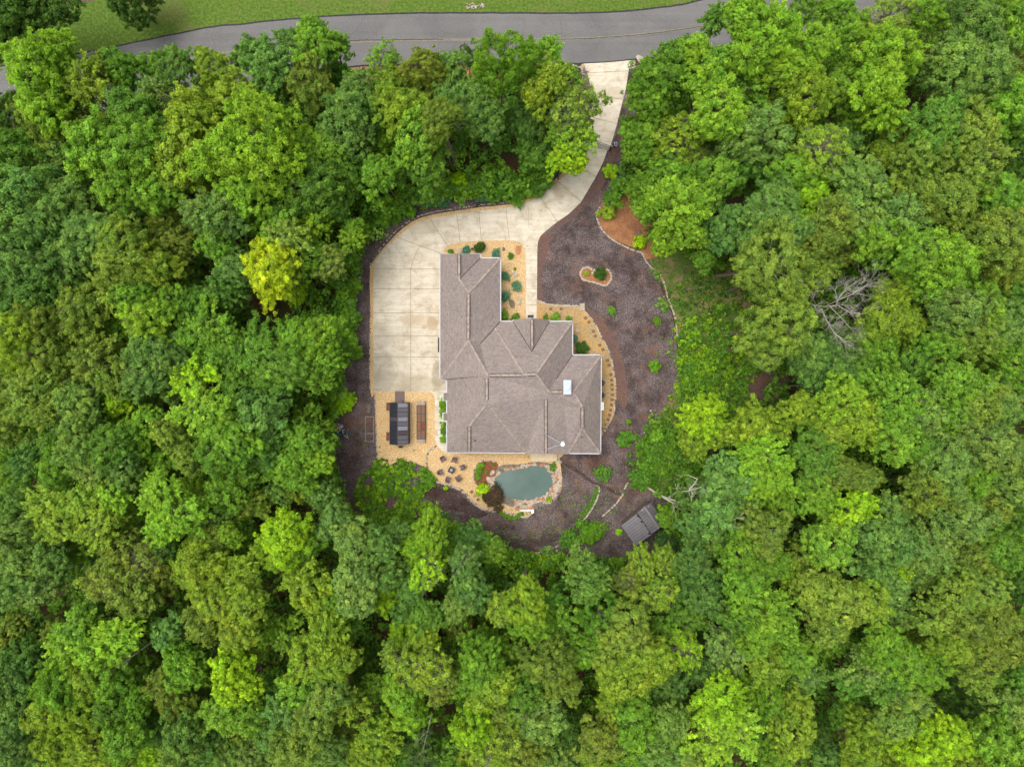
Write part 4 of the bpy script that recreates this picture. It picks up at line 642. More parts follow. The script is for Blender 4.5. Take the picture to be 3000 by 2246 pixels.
# antenna on tripod, AC units, meter box
p = P(*B(1716, 616), EAVE+2.3); t = empty('rooftop_antenna', (p.x, p.y, EAVE+1.6))
mb = MB(); mb.tube([(0, 0, -.4), (0, 0, 1.0)], 0.03, M['steel'], 8); mb.build('mast', t)
for q in (B(1602, 553), B(1605, 652)):
    e = P(*q, EAVE+2.7) - t.location; mb = MB(); mb.tube([(0, 0, .6), tuple(e)], 0.026, M['metal_white'], 6); mb.build('strut', t)
mb = MB(); mb.lathe((0, 0, .9), [(.02, -.04), (.20, 0), (.26, .1), (.25, .22), (.16, .32), (.02, .36)], M['bright'], 18); mb.build('dome', t, smooth=True)
mb = MB(); mb.box((0.02, 0.2, .75), (.34, .28, .12), M['metal_white']); mb.build('mounting_box', t)
tag(t, 'white domed antenna on struts standing on the lower right roof', 'antenna')
for i, q in enumerate((A(1876, 1283), A(1876, 1370))):
    p = P(*q, .85); t = empty('air_conditioner', (p.x+.02, p.y, 0))
    mb = MB(); mb.lathe((0, 0, 0), [(.36, 0), (.38, .05), (.38, .78), (.34, .84)], M['steel'], 20); mb.build('casing', t)
    mb = MB(); mb.lathe((0, 0, .845), [(.33, 0), (.31, .02), (.1, .03)], M['dark_metal'], 20); mb.build('fan_grille', t)
    tag(t, ['upper', 'lower'][i] + ' of two round grey cooling units against the right wall', 'air conditioner')
p = P(*A(1874, 1448), .6); t = empty('utility_cabinet', (p.x+.05, p.y, 0)); mb = MB(); mb.box((0, 0, .45), (.3, .95, .9), M['metal_white']); mb.build('cabinet', t); mb = MB(); mb.box((0, 0, .92), (.36, 1.0, .05), M['bright']); mb.build('lid', t)
tag(t, 'narrow white utility cabinet against the right wall below the cooling units', 'cabinet')
mb = MB(); p = P(*A(1363, 803)); mb.box((p.x, p.y, .065), (.72, .34, .03), M['dark_metal']); tag(mb.build('doormat'), 'dark doormat at the house end of the entry walk', 'doormat')
# ------------------------------------------------------------------ greenhouse
gc = P(*B(536, 468), 1.8); t = empty('greenhouse', (gc.x, gc.y, 0)); GW, GL, GE, GR = 2.18, 4.98, 1.75, 2.65
x0, x1, y0, y1 = -GW/2, GW/2, -GL/2, GL/2
mb = MB()
mb.box((0, 0, .06), (GW+.06, GL+.06, .12), M['dark_metal']); mb.build('base', t)
nb = 9
for side in (-1, 1):
    mb = MB()
    for i in range(nb+1):
        y_ = y0 + GL*i/nb; mb.bar((side*GW/2, y_, .1), (side*GW/2, y_, GE), .05, .05, M['dark_metal']); mb.bar((side*GW/2, y_, GE), (0, y_, GR), .045, .045, M['dark_metal'])
    for z in (GE, .9): mb.bar((side*GW/2, y0, z), (side*GW/2, y1, z), .06, .06, M['dark_metal'])
    mb.build('frame', t)
mb = MB(); mb.bar((0, y0, GR+.02), (0, y1, GR+.02), .07, .06, M['dark_metal']); 
for yy in (y0, y1):
    for sx in (-.45, .45): mb.bar((sx, yy, .1), (sx, yy, GR-.35), .05, .05, M['dark_metal'])
mb.build('ridge_bar', t)
pk = 'babbcababd'; pk = ['panel_b','panel_a','panel_a','panel_b','panel_a','panel_b','panel_c','panel_a','panel_a'][::-1]
for side, seq in ((1, ['panel_a','panel_a','panel_c','panel_b','panel_a','panel_b','panel_a','panel_a','panel_b']), (-1, ['panel_d','panel_d','panel_d','panel_d','panel_d','panel_c','panel_d','panel_d','panel_d'])):
    for i in range(nb):
        ya = y0+GL*i/nb+.03; yb = y0+GL*(i+1)/nb-.03; mb = MB(); xe = side*(GW/2-.03); xr = side*.03
        lo = Vector((xe, 0, GE+.01)); hi = Vector((xr, 0, GR-.005)); th = Vector((0, 0, .012))
        q = [Vector((lo.x, ya, lo.z)), Vector((lo.x, yb, lo.z)), Vector((hi.x, yb, hi.z)), Vector((hi.x, ya, hi.z))]
        mb.poly([a+th for a in q], M[seq[i]]); mb.poly([a-th for a in q[::-1]], M[seq[i]])
        for k in range(4): mb.poly([q[k]-th, q[(k+1) % 4]-th, q[(k+1) % 4]+th, q[k]+th], M[seq[i]])
        mb.build('roof_panel', t)
    mb = MB()
    for i in range(nb):
        ya = y0+GL*i/nb+.03; yb = y0+GL*(i+1)/nb-.03; xs = side*(GW/2-.01); mb.box((xs, (ya+yb)/2, (GE+.1)/2), (.016, yb-ya, GE-.2), M['panel_a'])
    mb.build('side_wall', t)
for yy in (y0, y1):
    mb = MB(); mb.box((0, yy, GE/2+.05), (GW-.1, .016, GE-.15), M['panel_a']); mb.poly([(x0+.05, yy, GE), (x1-.05, yy, GE), (0, yy, GR-.04)], M['panel_a']); mb.build('end_wall', t)
mb = MB(); mb.box((.1, y1+.02, 1.0), (.8, .03, 1.8), M['panel_b']); mb.box((.1, y1+.045, 1.0), (.86, .02, .06), M['dark_metal']); mb.build('door', t)
tag(t, 'long narrow greenhouse with dark frame and smoky roof panels on the chip yard', 'greenhouse')
p = P(*B(545, 275)); mb = MB()
for i in range(15): mb.box((p.x, p.y-.62+i*.09, .06), (1.18, .078, .04), M['deck'])
for sx in (-.5, .5): mb.box((p.x+sx, p.y, .03), (.06, 1.3, .03), M['deck'])
tag(mb.build('deck_walkway'), 'short slatted brown walkway between driveway and greenhouse', 'walkway')
p = P(*B(548, 636), .5); t = empty('solar_panel', (p.x, p.y, 0)); mb = MB(); mb.box((0, 0, .42), (.5, .24, .03), M['dark_metal'], M=Matrix.Rotation(R_(20), 4, 'X')); mb.build('panel', t); mb = MB(); mb.tube([(0, .02, 0), (0, .02, .40)], .025, M['steel'], 6); mb.build('post', t)
tag(t, 'small dark solar panel on the ground below the greenhouse end', 'solar panel')
for i, q in enumerate((B(459, 346), B(459, 560))):
    p = P(*q, .3); t = empty('planter_box', (p.x, p.y, 0)); mb = MB(); w_, l_ = .36, .95
    for a_, s_ in (((0, l_/2), (w_, .04)), ((0, -l_/2), (w_, .04)), ((w_/2, 0), (.04, l_)), ((-w_/2, 0), (.04, l_))): mb.box((a_[0], a_[1], .22), (s_[0], s_[1], .4), M['cedar'])
    mb.build('box_side', t); mb = MB(); mb.box((0, 0, .19), (w_-.04, l_-.04, .34), M['bed_soil']); mb.build('soil', t)
    tag(t, ['upper', 'lower'][i] + ' of two narrow wooden planters left of the greenhouse', 'planter')
# raised bed with eight cells and two end benches
p = P(*B(696, 458), .5); t = empty('raised_planter', (p.x, p.y, 0)); W_, L_ = .98, 4.1
mb = MB()
for sx in (-W_/2, 0, W_/2): mb.box((sx, 0, .28), (0.07, L_, .54), M['cell_frame'])
for k in range(5): mb.box((0, -L_/2+L_*k/4, .285), (W_+.05, .08, .55), M['cell_frame'])
mb.build('frame', t)
for k in range(4):
    for sx in (-1, 1):
        mm = M['planter_soil_dark'] if (k == 1 and sx == 1) else M['planter_soil'] if k == 1 else M['cedar']
        mb = MB(); mb.box((sx*W_/4, -L_/2+L_*(k+.5)/4, .24), (W_/2-.06, L_/4-.08, .46), mm); mb.build('soil_cell', t)
for sgn in (-1, 1):
    mb = MB()
    for i in range(5): mb.box((0, sgn*(L_/2+.08+i*.095), .42), (W_, .08, .05), M['wood'])
    for sx in (-W_/2+.05, W_/2-.05): mb.box((sx, sgn*(L_/2+.3), .2), (.06, .4, .38), M['wood'])
    mb.build('end_bench', t)
tag(t, 'long raised planter of eight soil squares with weathered bench ends beside the greenhouse', 'planter')
# empty timber frames left of the border
a, b_ = P(*B(297, 420)), P(*B(358, 596)); mb = MB()
for q in ((a.x, a.y, b_.x, a.y), (b_.x, a.y, b_.x, b_.y), (b_.x, b_.y, a.x, b_.y), (a.x, b_.y, a.x, a.y), (a.x, b_.y+.98, b_.x, b_.y+.98)): mb.bar((q[0], q[1], .08), (q[2], q[3], .08), .06, .14, M['wood'])
tag(mb.build('bed_frame'), 'empty rectangular timber bed frame lying on the mulch left of the greenhouse', 'bed frame')
for i, q in enumerate((B(321, 348), B(320, 377))):  # two round concrete discs
    p = P(*q); t = empty('concrete_round', (p.x, p.y, 0)); mb = MB(); mb.lathe((0, 0, 0), [(.24, 0), (.25, .12), (.22, .14)], M['stone_grey'], 14); mb.build('concrete_disc', t); tag(t, ['upper', 'lower'][i] + ' of two round grey discs on the mulch above the timber frame', 'stepping disc')
# heap of junk at the wood's edge
rr = random.Random(3); hp = P(*B(118, 510)); t = empty('scrap_heap', (hp.x, hp.y, 0)); 
for nm, mm, n in (('scrap_wood', 'wood', 14), ('scrap_metal', 'metal_white', 8), ('scrap_plastic', 'plastic_blue', 6), ('scrap_board', 'stone_rust', 5)):
    mb = MB()
    for i in range(n):
        c = Vector((rr.gauss(0, .45)+(0 if mm != 'plastic_blue' else -.2), rr.gauss(0, .42)-(.3 if mm == 'plastic_blue' else 0), rr.uniform(.08, .5))); mb.box(c, (rr.uniform(.2, .8), rr.uniform(.06, .2 if mm != 'plastic_blue' else .6), rr.uniform(.04, .12)), M[mm], M=Matrix.Rotation(rr.uniform(0, 3), 4, 'Z') @ Matrix.Rotation(rr.uniform(-.5, .5), 4, 'Y'))
    mb.build(nm, t)
tag(t, 'untidy heap of scrap boards and dark plastic at the left wood edge', 'scrap heap')
# ------------------------------------------------------------------ patio chairs and fire pit
def chair():
    t = empty('patio_chair', (0, 0, 0)); w = .62
    def slats(nm, f0, f1, n, wd):
        mb = MB()
        for i in range(n):
            x_ = -wd/2 + wd*(i+.5)/n; mb.bar((x_, f0[0], f0[1]), (x_, f1[0], f1[1]), wd/n*.84, .025, M['wood_mauve'])
        return mb.build(nm, t)
    slats('seat', (-.33, .38), (.24, .30), 7, .54); slats('backrest', (.20, .30), (.48, .98), 6, .58)
    for s_ in (-1, 1):
        mb = MB(); mb.box((s_*.35, -.04, .56), (.14, .74, .03), M['wood_mauve']); mb.build('armrest', t)
        mb = MB(); mb.box((s_*.31, -.32, .28), (.05, .09, .56), M['wood_mauve']); mb.build('leg', t)
        mb = MB(); mb.bar((s_*.29, -.28, .34), (s_*.29, .46, .03), .04, .12, M['wood_mauve']); mb.bar((s_*.31, .26, .03), (s_*.31, .30, .55), .05, .05, M['wood_mauve']); mb.build('leg', t)
    return t
fp = B(918, 799); CH = [(B(857, 722), 'upper left'), (B(939, 730), 'top'), (B(996, 781), 'right'), (B(966, 858), 'lower right'), (B(894, 866), 'bottom'), (B(840, 815), 'left')]
base_ch = chair(); kids = [o for o in bpy.data.objects if o.parent == base_ch]
for i, (q, w_) in enumerate(CH):
    if i == 0: o = base_ch
    else:
        o = base_ch.copy(); col.objects.link(o)
        for kd in kids: c = kd.copy(); col.objects.link(c); c.parent = o
    p = P(*q); f = P(*fp); o.scale = (.8, .8, .85); o.location = (p.x, p.y, .022); o.rotation_euler = (0, 0, math.atan2(f.y-p.y, f.x-p.x) + math.pi/2 + (i % 3-1)*.12)
    tag(o, f'brown slatted armchair, {w_} one in the ring around the fire pit', 'armchair', 'armchairs around the fire pit')
f = P(*fp); t = empty('fire_pit', (f.x, f.y, .022), R_(-28)); mb = MB(); mb.box((0, 0, .26), (.52, .52, .5), M['dark_metal']); mb.build('body', t)
mb = MB()
for s_ in (-1, 1): mb.box((s_*.3, 0, .53), (.12, .72, .04), M['dark_metal']); mb.box((0, s_*.3, .532), (.48, .12, .04), M['dark_metal'])
mb.build('rim', t); mb = MB(); mb.lathe((0, 0, .5), [(.2, 0), (.21, .06), (.17, .09)], M['steel'], 14); mb.build('burner_bowl', t); tag(t, 'square black fire pit in the middle of the armchairs', 'fire pit')
# ------------------------------------------------------------------ shed
def SP(x, y, z): return P(*E3(x, y), z)
sc0 = SP(1060, 920, 0); t = empty('shed', (sc0.x, sc0.y, 0)); SL = lambda v: v - t.location
rN, rS = SP(1068, 782, 3.5), SP(1190, 958, 3.5); eN, eS = SP(1122, 747, 2.7), SP(1243, 913, 2.7); mN, mS = SP(1012, 828, 2.75), SP(1128, 1002, 2.75); lN, lS = SP(882, 935, 2.1), SP(1000, 1100, 2.1)
mN2, mS2 = SP(1012, 836, 2.62), SP(1128, 1008, 2.62)
def roofslab(nm, a, b_, c, d, nseam, mat):
    mb = MB(); a, b_, c, d = [SL(q) for q in (a, b_, c, d)]; dn = Vector((0, 0, -.05))
    q = [a, b_, c, d]
    if (b_-a).cross(c-a).z < 0: q.reverse()
    mb.poly(q, mat); mb.poly([v+dn for v in reversed(q)], mat)
    for k in range(4): mb.poly([q[k]+dn, q[(k+1) % 4]+dn, q[(k+1) % 4], q[k]], mat)
    o = mb.build(nm, t); mb = MB()
    for i in range(nseam+1): u_ = i/nseam; mb.bar(a.lerp(b_, u_)+Vector((0,0,.015)), d.lerp(c, u_)+Vector((0,0,.015)), .04, .04, M['shed_seam'])
    mb.build('seam', o)
roofslab('roof', rN, rS, eS, eN, 9, M['shed_roof']); roofslab('roof', rN, rS, mS, mN, 9, M['shed_roof']); roofslab('lean_to_roof', mN2, mS2, lS, lN, 9, M['shed_roof'])
mb = MB(); mb.bar(SL(rN)+Vector((0,0,.03)), SL(rS)+Vector((0,0,.03)), .22, .04, M['shed_roof']); mb.build('ridge_cap', t)
a, b_ = SL(SP(1050, 815, 3.3)), SL(SP(1110, 776, 3.2)); mb = MB(); mb.bar(a, b_, .06, .03, M['metal_white']); mb.build('flashing', t)
mb = MB(); rr = random.Random(4)
for i in range(26): q = SL(mN2).lerp(SL(mS2), rr.random()) + Vector((rr.gauss(0, .09), rr.gauss(0, .09), .07)); mb.box(q, (rr.uniform(.08, .3), rr.uniform(.05, .16), .04), M['debris'], rz=rr.uniform(0, 3))
mb.build('leaf_debris', t)
mb = MB()
corner = [SL(v) for v in (lN, lS, eS, eN)]; cen_ = sum(corner, Vector())/4; wc = [cen_ + (v-cen_)*.9 for v in corner]
for i in range(4):
    a, b_ = wc[i], wc[(i+1) % 4]; mb.poly([(a.x, a.y, 0), (b_.x, b_.y, 0), (b_.x, b_.y, b_.z-.1), (a.x, a.y, a.z-.1)], M['shed_wall'])
mb.build('wall', t); tag(t, 'brownish metal-roofed shed with lean-to standing askew at the lower right', 'shed')
# ------------------------------------------------------------------ gate, keypad post, side fence
ga, gb = P(*C3(600, 1142)), P(*C3(788, 1216)); d = (gb-ga); L = d.length; gz = math.atan2(d.y, d.x)
t = empty('driveway_gate', (ga.x, ga.y, .045), gz)
for nm, xa, xb in (('gate_leaf', .05, L/2-.03), ('gate_leaf', L/2+.03, L-.05)):
    mb = MB()
    for z in (.15, .75, 1.35): mb.bar((xa, 0, z), (xb, 0, z), .05, .05, M['dark_metal'])
    n = int((xb-xa)/.13)
    for i in range(n+1): x_ = xa+(xb-xa)*i/n; mb.bar((x_, 0, .1), (x_, 0, 1.35+.18*math.sin(math.pi*x_/L)), .022, .022, M['dark_metal'])
    mb.build(nm, t)
for x_ in (-.05, L+.05):
    mb = MB(); mb.box((x_, 0, .8), (.14, .14, 1.6), M['dark_metal']); mb.box((x_, 0, 1.63), (.18, .18, .05), M['steel']); mb.build('gate_post', t)
mb = MB(); mb.box((L/2+.02, 0, .78), (.1, .1, .3), M['steel']); mb.build('lock', t)
mb = MB(); mb.bar((.2, -.16, .5), (L-.1, -.16, .5), .05, .05, M['metal_white']); mb.build('opener_arm', t)
tag(t, 'black metal double gate closed across the upper driveway', 'gate')
fa, fb = P(*C3(795, 1215)), P(*C3(848, 1085)); t = empty('metal_fence', (fa.x, fa.y, 0)); mb = MB(); e = fb-fa
for z in (.3, 1.3): mb.bar((0, 0, z), (e.x, e.y, z), .05, .05, M['dark_metal'])
mb.build('rail', t); mb = MB()
for i in range(20): q = e*(i/19); mb.bar((q.x, q.y, 0), (q.x, q.y, 1.4), .022, .022, M['dark_metal'])
mb.build('picket', t); tag(t, 'short black metal fence running up from the gate along the driveway', 'fence')
p = P(*C3(838, 1166), 1.2); t = empty('keypad_box', (p.x, p.y, 0)); mb = MB(); mb.box((0, 0, .5), (.1, .1, 1.0), M['steel']); mb.build('post', t); mb = MB(); mb.box((0, 0, 1.15), (.34, .42, .3), M['metal_white']); mb.box((0, 0, 1.32), (.24, .3, .03), M['plastic_blue']); mb.build('box', t)
tag(t, 'small white opener box with dark lid on a post right of the gate', 'gate opener')
# ------------------------------------------------------------------ stones
def rock_proto(seed):
    rg_ = random.Random(seed); mb = MB(); nu, nv = 9, 6; pts = []
    ph = [rg_.uniform(0, 6) for _ in range(6)]
    for j in range(nv+1):
        th = math.pi*j/nv
        for i in range(nu):
            a = 2*math.pi*i/nu; r = 1 + .14*math.sin(2*a+ph[0]) + .11*math.sin(3*a+ph[1]+th) + .08*math.sin(4*th+ph[2]) + rg_.uniform(-.07, .07)
            x_, y_, z_ = math.sin(th)*math.cos(a), math.sin(th)*math.sin(a), math.cos(th)
            sq = 1/max(abs(x_)**3+abs(y_)**3+abs(z_)**3, .35)**(1/3)*.9
            pts.append((x_*r*sq, y_*r*sq, z_*.75*sq*(1+.1*math.sin(a*2+ph[3]))))
    return pts, nu, nv
def rock_mesh(seed, mat):
    pts, nu, nv = rock_proto(seed); f = []
    for j in range(nv):
        for i in range(nu): f.append((j*nu+i, (j+1)*nu+i, (j+1)*nu+(i+1) % nu, j*nu+(i+1) % nu))
    me = bpy.data.meshes.new('stone'); me.from_pydata(pts, [], f); me.materials.append(mat); me.update(); return me
RK = {k: [rock_mesh(s_*7+i, M[k]) for i in range(4)] for s_, k in enumerate(('stone_white', 'stone_tan', 'stone_rust', 'stone_grey', 'stone_pink'))}
def rock(px, py, r, mat, label, group=None, name='stone', flat=.6, z=0.0, asp=1.25, rz=None):
    p = P(px, py); o = bpy.data.objects.new(name, random.choice(RK[mat])); col.objects.link(o)
    o.location = (p.x, p.y, z + r*flat*.45); o.scale = (r*asp, r/asp*1.1, r*flat); o.rotation_euler = (0, 0, random.uniform(0, 6.28) if rz is None else rz)
    return tag(o, label, 'boulder' if r > .3 else 'stone', group)
# pond
pond = catmull([B(*q) for q in ((1218,885),(1240,848),(1290,815),(1340,803),(1400,796),(1450,786),(1500,778),(1545,777),(1585,785),(1612,815),(1636,860),(1640,905),(1630,938),(1598,970),(1540,1000),(1450,1016),(1380,1010),(1310,992),(1270,950),(1232,925))], 4)
sheet('pond_surround', [(1478+(x-1478)*1, y) for x, y in catmull([B(*q) for q in ((1175,880),(1200,810),(1290,765),(1400,760),(1520,745),(1630,755),(1690,800),(1700,880),(1695,970),(1640,1040),(1500,1080),(1380,1075),(1290,1040),(1220,990),(1180,930))], 4)], 0.03, M['stone_grey'], 0)
sheet('pond_bed', [B(*q) for q in ((1085,790),(1120,748),(1180,738),(1250,755),(1240,800),(1195,850),(1175,890),(1170,930),(1120,920),(1085,895),(1072,850))], 0.034, M['bed_soil'], 4)
sheet('water', pond, 0.06, M['water'], 0)
def path_pts(pts, step, closed=False):
    q = catmull(pts, 10, closed); 
    if closed: q.append(q[0])
    out = [q[0]]; acc = 0
    for a, b_ in zip(q, q[1:]):
        d_ = math.hypot(b_[0]-a[0], b_[1]-a[1]); 
        while acc + d_ >= step:
            u_ = (step-acc)/d_; a = (a[0]+(b_[0]-a[0])*u_, a[1]+(b_[1]-a[1])*u_); out.append(a); d_ = math.hypot(b_[0]-a[0], b_[1]-a[1]); acc = 0
        acc += d_
    return out
cx_, cy_ = B(1430, 900); rr = random.Random(12); placed = []
ppath = path_pts([B(*q) for q in ((1218,885),(1290,815),(1400,796),(1500,778),(1585,785),(1636,860),(1640,905),(1598,970),(1540,1000),(1450,1016),(1380,1010),(1270,950))], 2.2, True)
for x, y in ppath:
    ang = math.degrees(math.atan2(-(y-cy_), x-cx_)) % 360
    depth = 9 if 30 < ang < 165 else 15 if ang <= 30 or ang > 300 else 30 if 245 < ang <= 300 else 12
    if ang < 25 or ang > 315: depth = 27
    dx, dy = x-cx_, y-cy_; l_ = math.hypot(dx, dy); dx /= l_; dy /= l_
    for k in range(10):
        o_ = rr.uniform(2, depth); r_px = rr.uniform(3.2, 7.8) if o_ > 5 else rr.uniform(2.5, 4.5); r_px *= 1.25 if 205 < ang < 330 and o_ > 9 else 1.0
        q = (x+dx*o_, y+dy*o_)
        if 205 < ang < 245: continue
        if all(math.hypot(q[0]-a, q[1]-b_) > (r_px+c)*.74 for a, b_, c in placed): placed.append((q[0], q[1], r_px))
SIDE = lambda x, y: ('top' if y < cy_-30 else 'bottom' if y > cy_+28 else 'right' if x > cx_ else 'left')
RW = dict(stone_white='pale', stone_tan='tan', stone_rust='rusty orange', stone_grey='dark mossy', stone_pink='pinkish')
for x, y, r_ in placed:
    mt = rr.choices(('stone_white', 'stone_tan', 'stone_rust', 'stone_grey', 'stone_pink'), (1.0, 3, 2.4, 1.6, 3))[0] if y < cy_+20 and x < cx_+60 else rr.choices(('stone_white', 'stone_tan', 'stone_rust', 'stone_grey', 'stone_pink'), (2.4, 2, 1.6, .9, 3.4))[0]
    w_ = SIDE(x, y); rock(x, y, r_*S*1.05, mt, f'{RW[mt]} rock in the {w_} part of the pond rim', f'{RW[mt]} rocks in the {w_} pond rim', 'pond_rock', .55, .02)
for q, r_, mt, lab in ((B(1213, 820), 7.5, 'stone_pink', 'long upright boulder at the upper left of the pond'), (B(1185, 870), 8, 'stone_pink', 'large pinkish boulder at the left tip of the pond'), (B(1690, 742), 7, 'stone_white', 'pale squared slab at the corner of the back step'), (B(1672, 724), 5, 'stone_white', 'smaller pale block above the squared slab'), (B(1082, 888), 4, 'stone_white', 'small pale stone at the lower left of the pond bed')): rock(*q, r_*S, mt, lab, None, 'boulder')
# pale pipes and bin below the pond
p = P(*B(1450, 1094)); t = empty('pond_pipe', (p.x, p.y, 0)); mb = MB()
for k in range(2): mb.tube([(-.75, -.06+k*.13, .25), (.9, .02+k*.13, .27)], .035, M['bright'], 8)
mb.build('pipe', t); tag(t, 'two parallel white pipes lying below the pond', 'pipe')
p = P(*B(1500, 1095)); t = empty('filter_box', (p.x, p.y, 0)); mb = MB(); mb.box((0, 0, .2), (.26, .4, .4), M['metal_white']); mb.build('box', t); mb = MB(); mb.box((0, 0, .42), (.3, .44, .04), M['bright']); mb.build('lid', t); tag(t, 'small pale filter box at the right end of the white pipes', 'filter box')
# island bed
isl = [A(1720,505),A(1732,468),A(1768,448),A(1812,468),A(1870,462),A(1918,468),A(1942,505),A(1938,548),A(1900,580),A(1850,566),A(1780,550),A(1740,535)]
sheet('island_bed', isl, 0.03, M['soil'], 4)
for x, y in path_pts(isl, 4.3, True): rock(x+random.uniform(-1, 1), y+random.uniform(-1, 1), random.uniform(.08, .14), 'stone_white', 'small pale stone in the ring around the island bed', 'stones ringing the island bed')
for q, r_, lab in ((A(1810, 490), .15, 'lone pale stone between the two plants of the island bed'), (A(1896, 552), .1, 'little pale stone beside the green mound in the island bed')): rock(*q, r_, 'stone_white', lab)
# boulders in the beds
for q, r_, mt, lab, fl in ((A(857, 332), .3, 'stone_white', 'pale boulder beside the junipers above the garage', .6), (A(1038, 320), .2, 'stone_white', 'small white stone right of the dark spiky shrub', .6), (A(1168, 320), .22, 'stone_grey', 'small dark stone in the upper chip bed', .6), (A(1275, 325), .46, 'stone_rust', 'flat orange rock at the upper right of the chip bed', .25),
                           (A(1252, 500), .32, 'stone_white', 'pale boulder in the middle of the chip bed', .6), (A(1283, 677), .24, 'stone_white', 'upper of two white stones low in the chip bed', .6), (A(1283, 706), .24, 'stone_white', 'lower of two white stones low in the chip bed', .6), (A(1228, 712), .42, 'stone_grey', 'dark mottled boulder near the bottom of the chip bed', .6),
                           (A(1699, 908), .28, 'stone_white', 'pale boulder beside the right wall of the house', .6), (A(1828, 1072), .24, 'stone_tan', 'tan boulder at the corner of the right wing', .6), (A(1885, 1088), .2, 'stone_tan', 'small tan stone outside the right wing corner', .6), (B(88, 652), .24, 'stone_grey', 'left of two grey boulders at the left wood edge', .6), (B(108, 655), .22, 'stone_grey', 'right of two grey boulders at the left wood edge', .6),
                           (A(1912, 95), .35, 'stone_grey', 'grey boulder under the azalea in the orange bed', .5), (C3(1035, 490), .5, 'stone_white', 'upright pale stone right of the driveway mouth', .9), (C3(575, 535), .22, 'stone_tan', 'tan stone left of the driveway mouth', .6), (D3(478, 365), .3, 'stone_grey', 'grey boulder above the lower azalea of the orange bed', .6), (F3(1230, 560), .3, 'stone_tan', 'tan stone showing through the fern patch', .4), (F3(795, 320), .0001+.2, 'stone_grey', 'grey stone nearest the scrap heap', .5)): rock(*q, r_, mt, lab, None, 'boulder' if r_ > .3 else 'stone', fl, .02)
p0 = P(*A(1733, 735)); t = empty('stone_steps', (p0.x, p0.y, 0)); mb = MB()
for k in range(3): mb.box((0, -.28+k*.27, .1+.06*k), (.62, .25, .2), M['stone_white'], rz=.05*k)
mb.build('step', t); tag(t, 'stack of pale stone slabs where the two paver rows meet', 'stone steps')
# stepping stones
row1 = [A(x, 750) for x in (1437, 1471, 1508, 1546, 1583, 1621, 1658)]
for i, q in enumerate(row1):
    p = P(*q); mb = MB(); mb.box((0, 0, 0), (.38, .36, .05), M[('paver_light', 'paver_light', 'paver', 'paver_light', 'paver', 'paver_light', 'paver_light')[i]], rz=random.uniform(-.06, .06)); o = mb.build('paver', None, (p.x, p.y, .045)); tag(o, f'square paver number {i+1} from the left in the straight row right of the entry walk' if False else ['leftmost', 'second', 'third', 'middle', 'fifth', 'sixth', 'rightmost'][i] + ' square paver of the straight row right of the entry walk', 'paver', 'pavers of the straight row')
c2 = [A(*q) for q in ((1758,815),(1783,845),(1800,875),(1815,912),(1829,945),(1843,978),(1860,1010),(1884,1042),(1903,1075),(1916,1120),(1927,1155),(1934,1190),(1940,1222),(1945,1262),(1948,1295),(1950,1328),(1951,1366),(1948,1402),(1944,1440),(1938,1477),(1930,1512),(1920,1545),(1898,1580),(1880,1612))]
for i, q in enumerate(c2):
    p = P(*q); a = P(*c2[max(0, i-1)]); b_ = P(*c2[min(len(c2)-1, i+1)]); mb = MB(); mm = 'paver_moss' if i > 21 else ('paver', 'paver', 'paver_light')[i % 3 if i < 12 else 0]
    mb.box((0, 0, 0), (.37, .40, .05), M[mm]); o = mb.build('paver', None, (p.x, p.y, .046), math.atan2(b_.y-a.y, b_.x-a.x)+random.uniform(-.08, .08)); tag(o, {'paver': 'brown', 'paver_light': 'sandy', 'paver_moss': 'mossy'}[mm] + ' square paver in the long curved row right of the house', 'paver', 'curved row ' + {'paver': 'brown', 'paver_light': 'sandy', 'paver_moss': 'mossy'}[mm] + ' pavers')
c3 = [B(1062,960),B(1085,990),B(1108,1015),B(1180,1065)]
for i, q in enumerate(c3): p = P(*q); mb = MB(); mb.box((0, 0, 0), (.36, .34, .05), M['paver_light' if i % 2 else 'paver'], rz=.5); tag(mb.build('paver', None, (p.x, p.y, .045)), ['top', 'second', 'third', 'bottom'][i] + ' paver of the faint row left of the brown maple', 'paver', 'faint paver row')
# borders of small stones
def border(pts, step, r0, r1, mats, label, group, jit=.8, keep=1.0, z=.02, rows=1, gapw=3):
    n = 0
    for x, y in path_pts(pts, step):
        for k in range(rows):
            if random.random() > keep: continue
            rock(x+random.uniform(-jit, jit)+k*gapw, y+random.uniform(-jit, jit), random.uniform(r0, r1), random.choice(mats), label, group, 'border_stone', .6, z); n += 1
    return n
WH = ['stone_white']; MX = ['stone_white', 'stone_white', 'stone_tan', 'stone_pink', 'stone_grey']
border([A(1405,683),A(1430,695),A(1480,716),A(1560,722),A(1640,728),A(1700,728)], 3.6, .08, .14, WH, 'white edging stone along the top of the side chip bed', 'edging above the straight paver row')
border([A(1755,768),A(1800,820),A(1835,870),A(1870,950),A(1905,1010),A(1935,1080),A(1955,1150),A(1968,1240),A(1976,1330),A(1970,1420),A(1960,1500),A(1935,1560),A(1905,1610),(1763,1274)], 3.7, .07, .13, ['stone_white', 'stone_tan', 'stone_grey'], 'edging stone on the outer side of the curved paver row', 'edging of the curved paver row')
border([B(805,630),B(765,655),B(742,690),B(737,730),B(745,790),B(757,850)], 3.4, .09, .14, WH+['stone_grey'], 'pale edging stone of the short curve left of the armchairs', 'edging left of the armchairs')
border([B(815,888),B(880,905),B(960,932),B(1010,965),B(1050,1010),B(1090,1048),B(1140,1078),B(1230,1098)], 3.8, .11, .19, MX, 'edging stone of the chip yard, below the armchairs', 'edging below the armchairs')
border([B(1300,1108),B(1360,1125),B(1440,1138),B(1480,1125),B(1500,1105)], 4.2, .12, .2, MX, 'edging stone below the pond', 'edging below the pond')
